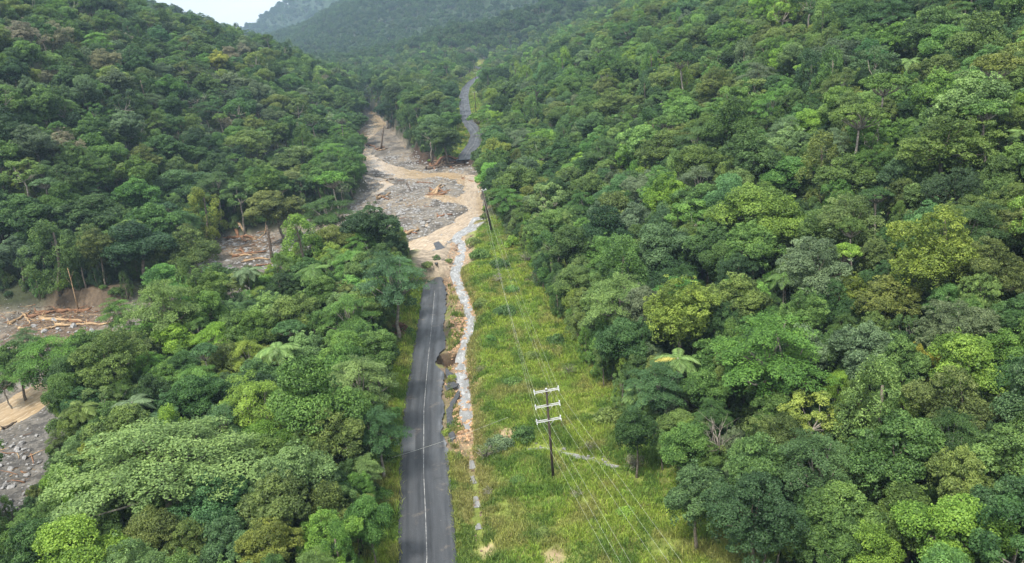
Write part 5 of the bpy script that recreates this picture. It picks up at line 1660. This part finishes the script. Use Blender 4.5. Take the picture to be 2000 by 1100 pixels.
# loose stones and cobbles too many to count
def stones(name, n, poly_w, smin, smax, mt, keep):
    xs2 = rng.uniform(poly_w[0], poly_w[1], n); ys2 = rng.uniform(poly_w[2], poly_w[3], n)
    k_ = keep(xs2, ys2); xs2, ys2 = xs2[k_], ys2[k_]
    z2 = ground_z(xs2, ys2)
    base = np.array([[1, 0, 0], [0, 1, 0], [-1, 0, 0], [0, -1, 0], [0, 0, .7], [0, 0, -.5]])
    fc = np.array([[0, 1, 4], [1, 2, 4], [2, 3, 4], [3, 0, 4], [1, 0, 5], [2, 1, 5], [3, 2, 5], [0, 3, 5]])
    m = len(xs2); sc = (smin + (smax - smin) * rng.random(m) ** 2.5)
    V = base[None] * sc[:, None, None] * rng.uniform(.6, 1.25, (m, 6, 1)) * np.array([1, .8, .7])
    an = rng.uniform(0, 6.28, m); c_, s_ = np.cos(an)[:, None], np.sin(an)[:, None]
    V = np.stack([V[..., 0] * c_ - V[..., 1] * s_, V[..., 0] * s_ + V[..., 1] * c_, V[..., 2]], -1) + np.stack([xs2, ys2, z2 + sc * .1], -1)[:, None]
    Fq = (fc[None] + 6 * np.arange(m)[:, None, None]).reshape(-1, 3)
    return tag(obj(name, np_mesh(name, V.reshape(-1, 3), Fq, [M[mt]], tri=True)), kind='stuff')


infl = lambda a, b: inside(a, b, FLOOD)
stones("gravel", 9000, (-150, -55, 95, 215), .10, .40, 'rock_grey', infl)
stones("creek_gravel", 11000, (-100, 0, 215, 430), .15, .95, 'rock_grey', infl)
def near_stream(a, b):
    d_, p_ = seg_dist(a, b, STREAM); return (d_ < np.interp(p_, np.arange(len(STREAM_W)), STREAM_W) + 2.0) & (b > 100)
stones("drain_gravel", 22000, (-22, 2, 98, 225), .08, .30, 'rock_orange', near_stream)

# ------------------------------------------------------------------ broken asphalt
def slab(name, pix, lift, tilt, thick, label):
    P = [ground_at(a, b, -1.5) for a, b in pix]; c = np.mean(P, 0)
    lr = np.random.default_rng(int(pix[0][0]))
    out = []
    for i in range(len(P)):                              # ragged outline
        a, b = P[i], P[(i + 1) % len(P)]
        for t in (0, .33, .66):
            q_ = a * (1 - t) + b * t + np.append(lr.normal(size=2) * .10, 0); out.append(q_[:2] - c[:2])
    n = len(out)
    zt = [lift + tilt[0] * q_[0] + tilt[1] * q_[1] for q_ in out]
    vs = [(q_[0], q_[1], z_) for q_, z_ in zip(out, zt)] + [(q_[0] * .96, q_[1] * .96, z_ - thick) for q_, z_ in zip(out, zt)]
    fs = [tuple(range(n))] + [((i + 1) % n, i, n + i, n + (i + 1) % n) for i in range(n)] + [tuple(range(2 * n - 1, n - 1, -1))]
    mb = MB(); mb.add(vs, fs)
    ar = sum(out[i][0] * out[(i + 1) % n][1] - out[(i + 1) % n][0] * out[i][1] for i in range(n))
    tag(obj(name, mb.mesh(name, [M['slab']]), None, c), label, 'asphalt slab', 'broken road surface slabs')


slab("asphalt_slab", [(868, 752), (881, 745), (897, 755), (892, 763), (872, 766)], .35, (.10, -.12), .28, 'curled black asphalt slab fallen below the sinkhole')
slab("asphalt_slab", [(897, 770), (899, 778), (886, 796), (883, 822), (882, 846), (872, 842), (874, 806), (884, 784)], .3, (-.16, 0), .26, 'long curved strip of black asphalt slumped beside the stream')
slab("asphalt_slab", [(874, 850), (887, 848), (889, 860), (879, 864)], .3, (.1, .1), .25, 'small dark asphalt block at the lower end of the strip')
slab("asphalt_slab", [(849, 494), (860, 490), (878, 489), (873, 493), (858, 497)], .22, (.0, 0), .3, 'blue grey slab of road stranded at the creek edge')
slab("asphalt_slab", [(848, 513), (858, 508), (870, 510), (866, 516), (850, 518)], .4, (0, .06), .35, 'dark slab of road on the silt past the road end')
slab("asphalt_slab", [(871, 724), (880, 728), (892, 742), (880, 746), (870, 736)], .3, (.14, .05), .22, 'cracked asphalt piece hanging under the road edge by the sinkhole')

# ------------------------------------------------------------------ grass
def grass(name, n, box, hmin, hmax, wid, dens):
    xs3 = rng.uniform(box[0], box[1], n); ys3 = rng.uniform(box[2], box[3], n)
    k_ = rng.random(n) < dens(xs3, ys3); xs3, ys3 = xs3[k_], ys3[k_]
    z3 = ground_z(xs3, ys3); m = len(xs3)
    nb = 6
    px_ = xs3[:, None] + rng.normal(size=(m, nb)) * .22; py_ = ys3[:, None] + rng.normal(size=(m, nb)) * .22
    hk = .35 + 1.0 * fbm(xs3 / 1.7, ys3 / 1.7, 121) + .5 * sstep(.5, .7, fbm(xs3 / 6, ys3 / 6, 124))
    h = rng.uniform(hmin, hmax, (m, nb)) * hk[:, None]
    a = rng.uniform(0, 6.28, (m, nb)); ln = rng.uniform(.15, .75, (m, nb)) * h
    wdir = rng.uniform(0, 6.28, (m, nb)); w_ = wid * rng.uniform(.6, 1.3, (m, nb))
    zb = np.repeat((z3 - .08)[:, None], nb, 1)
    b0 = np.stack([px_ - np.cos(wdir) * w_, py_ - np.sin(wdir) * w_, zb], -1)
    b1 = np.stack([px_ + np.cos(wdir) * w_, py_ + np.sin(wdir) * w_, zb], -1)
    mx_, my_ = px_ + np.cos(a) * ln * .35, py_ + np.sin(a) * ln * .35
    m1 = np.stack([mx_ + np.cos(wdir) * w_ * .8, my_ + np.sin(wdir) * w_ * .8, zb + h * .65], -1)
    m0 = np.stack([mx_ - np.cos(wdir) * w_ * .8, my_ - np.sin(wdir) * w_ * .8, zb + h * .65], -1)
    t1 = np.stack([px_ + np.cos(a) * ln, py_ + np.sin(a) * ln, zb + h * (1 - .25 * ln / h)], -1)
    t0 = t1 + np.array([.01, 0, 0])
    Vv = np.stack([b0, b1, m1, m0, t1, t0], 2).reshape(-1, 3)
    q_ = np.arange(m * nb)[:, None] * 6
    Q = np.concatenate([q_ + [0, 1, 2, 3], q_ + [3, 2, 4, 5]], 1).reshape(-1, 4)
    me = np_mesh(name, Vv, Q, [M['grass']])
    bright, lush, dry = np.array((.285, .375, .062)), np.array((.20, .31, .055)), np.array((.31, .27, .11))
    f1 = sstep(.38, .62, fbm(xs3 / 8, ys3 / 8, 122))[:, None]; f2 = (sstep(.52, .68, fbm(xs3 / 3.5, ys3 / 5, 123)) * .6)[:, None]
    ds_, ps_ = seg_dist(xs3, ys3, STREAM); f2 = np.maximum(f2, (.8 * sstep(4.5, 1.5, ds_))[:, None])
    f2 = np.maximum(f2, (rng.random(m) < .12)[:, None] * .8)
    c = bright * (1 - f1) + lush * f1; c = c * (1 - f2) + dry * f2
    f3 = (sstep(.56, .66, fbm(xs3 / 2.6, ys3 / 3.2, 125)) * .8)[:, None]; c = c * (1 - f3) + np.array((.10, .19, .035)) * f3
    c = c * np.exp(rng.normal(size=(m, 1)) * .2)
    fattr(me, 'col', np.repeat(c, nb * 6, 0), 'FLOAT_COLOR')
    fattr(me, 'var', np.clip(.5 + np.repeat(rng.normal(size=m * nb) * .16, 6), 0, 1))
    return tag(obj(name, me), kind='stuff')


def dens_near(a, b):
    xr = np.interp(b, [p[0] for p in RTOE], [p[1] for p in RTOE]); rc = np.interp(b, [p[1] for p in NEAR_C], [p[0] for p in NEAR_C])
    ds_, ps_ = seg_dist(a, b, STREAM); w_ = np.interp(ps_, np.arange(len(STREAM_W)), STREAM_W)
    dt_, _ = seg_dist(a, b, TRICKLE)
    rgt = (a > rc + 3.5) & (a < xr + 5)
    lft = (a < rc - 3.3) & (a > rc - 7.5) & (b < YEND)
    scour = (b > 100) & (a < np.interp(b, [p[1] for p in STREAM[::-1]], [p[0] for p in STREAM[::-1]])) & (a > rc)   # stripped strip between road and stream
    d = (rgt | lft) * np.where(ds_ < w_ + .25, 0, 1) * np.where(dt_ < .8, 0, 1)
    d = d * np.where(scour, np.where(fbm(a / 2.5, b / 2.5, 130) > .58, .8, .03) , 1) * ~inside(a, b, FLOOD)
    d = d * np.where(fbm(a / 3.5, b / 3.5, 131) > .69, .25, 1)
    d = d * (np.hypot((a - SINK[0]) / 2.5, (b - SINK[1]) / 3.0) > 1.15)
    d = d * ~((np.abs(a + 18) < 9) & (b > YEND - 1))
    for qx, qy, qr in [(at(1085, 1085, 0.3)[0], at(1085, 1085, 0.3)[1], 1.3), (at(950, 1075, 0)[0], at(950, 1075, 0)[1], 1.2), (at(990, 850, 0)[0], at(990, 850, 0)[1], 1.3)]:
        d = d * np.where(np.hypot(a - qx, (b - qy) * .6) < qr, .12, 1)
    # short mown verge on the far side of the road has its own thinner cover
    return np.clip(d, 0, 1)


grass("grass", 62000, (-26, 34, 62, 130), .45, .95, .042, dens_near)
grass("tall_grass", 52000, (-26, 22, 130, 246), .5, 1.1, .06, dens_near)


def dens_far(a, b):
    d_, _ = seg_dist(a, b, FAR_C)
    return ((d_ > 3.8) & (d_ < 13) & (a > -60) & (b > 384) & ~inside(a, b, FLOOD)).astype(float)


grass("verge_grass", 60000, (-50, 12, 384, 900), .6, 1.3, .13, dens_far)

# ------------------------------------------------------------------ the damp air of the valley
hb = MB(); hb.box((0, 2450, 304), 7600, 6200, 640)
hm, N, L, out = mat("haze")
pv = nd(N, "ShaderNodeVolumePrincipled"); pv.inputs['Color'].default_value = (0.46, 0.65, 0.86, 1); pv.inputs['Density'].default_value = 0.00015; pv.inputs['Anisotropy'].default_value = 0.0
L.new(pv.outputs[0], out.inputs['Volume'])
tag(obj("haze", hb.mesh("haze", [hm])), kind='stuff')
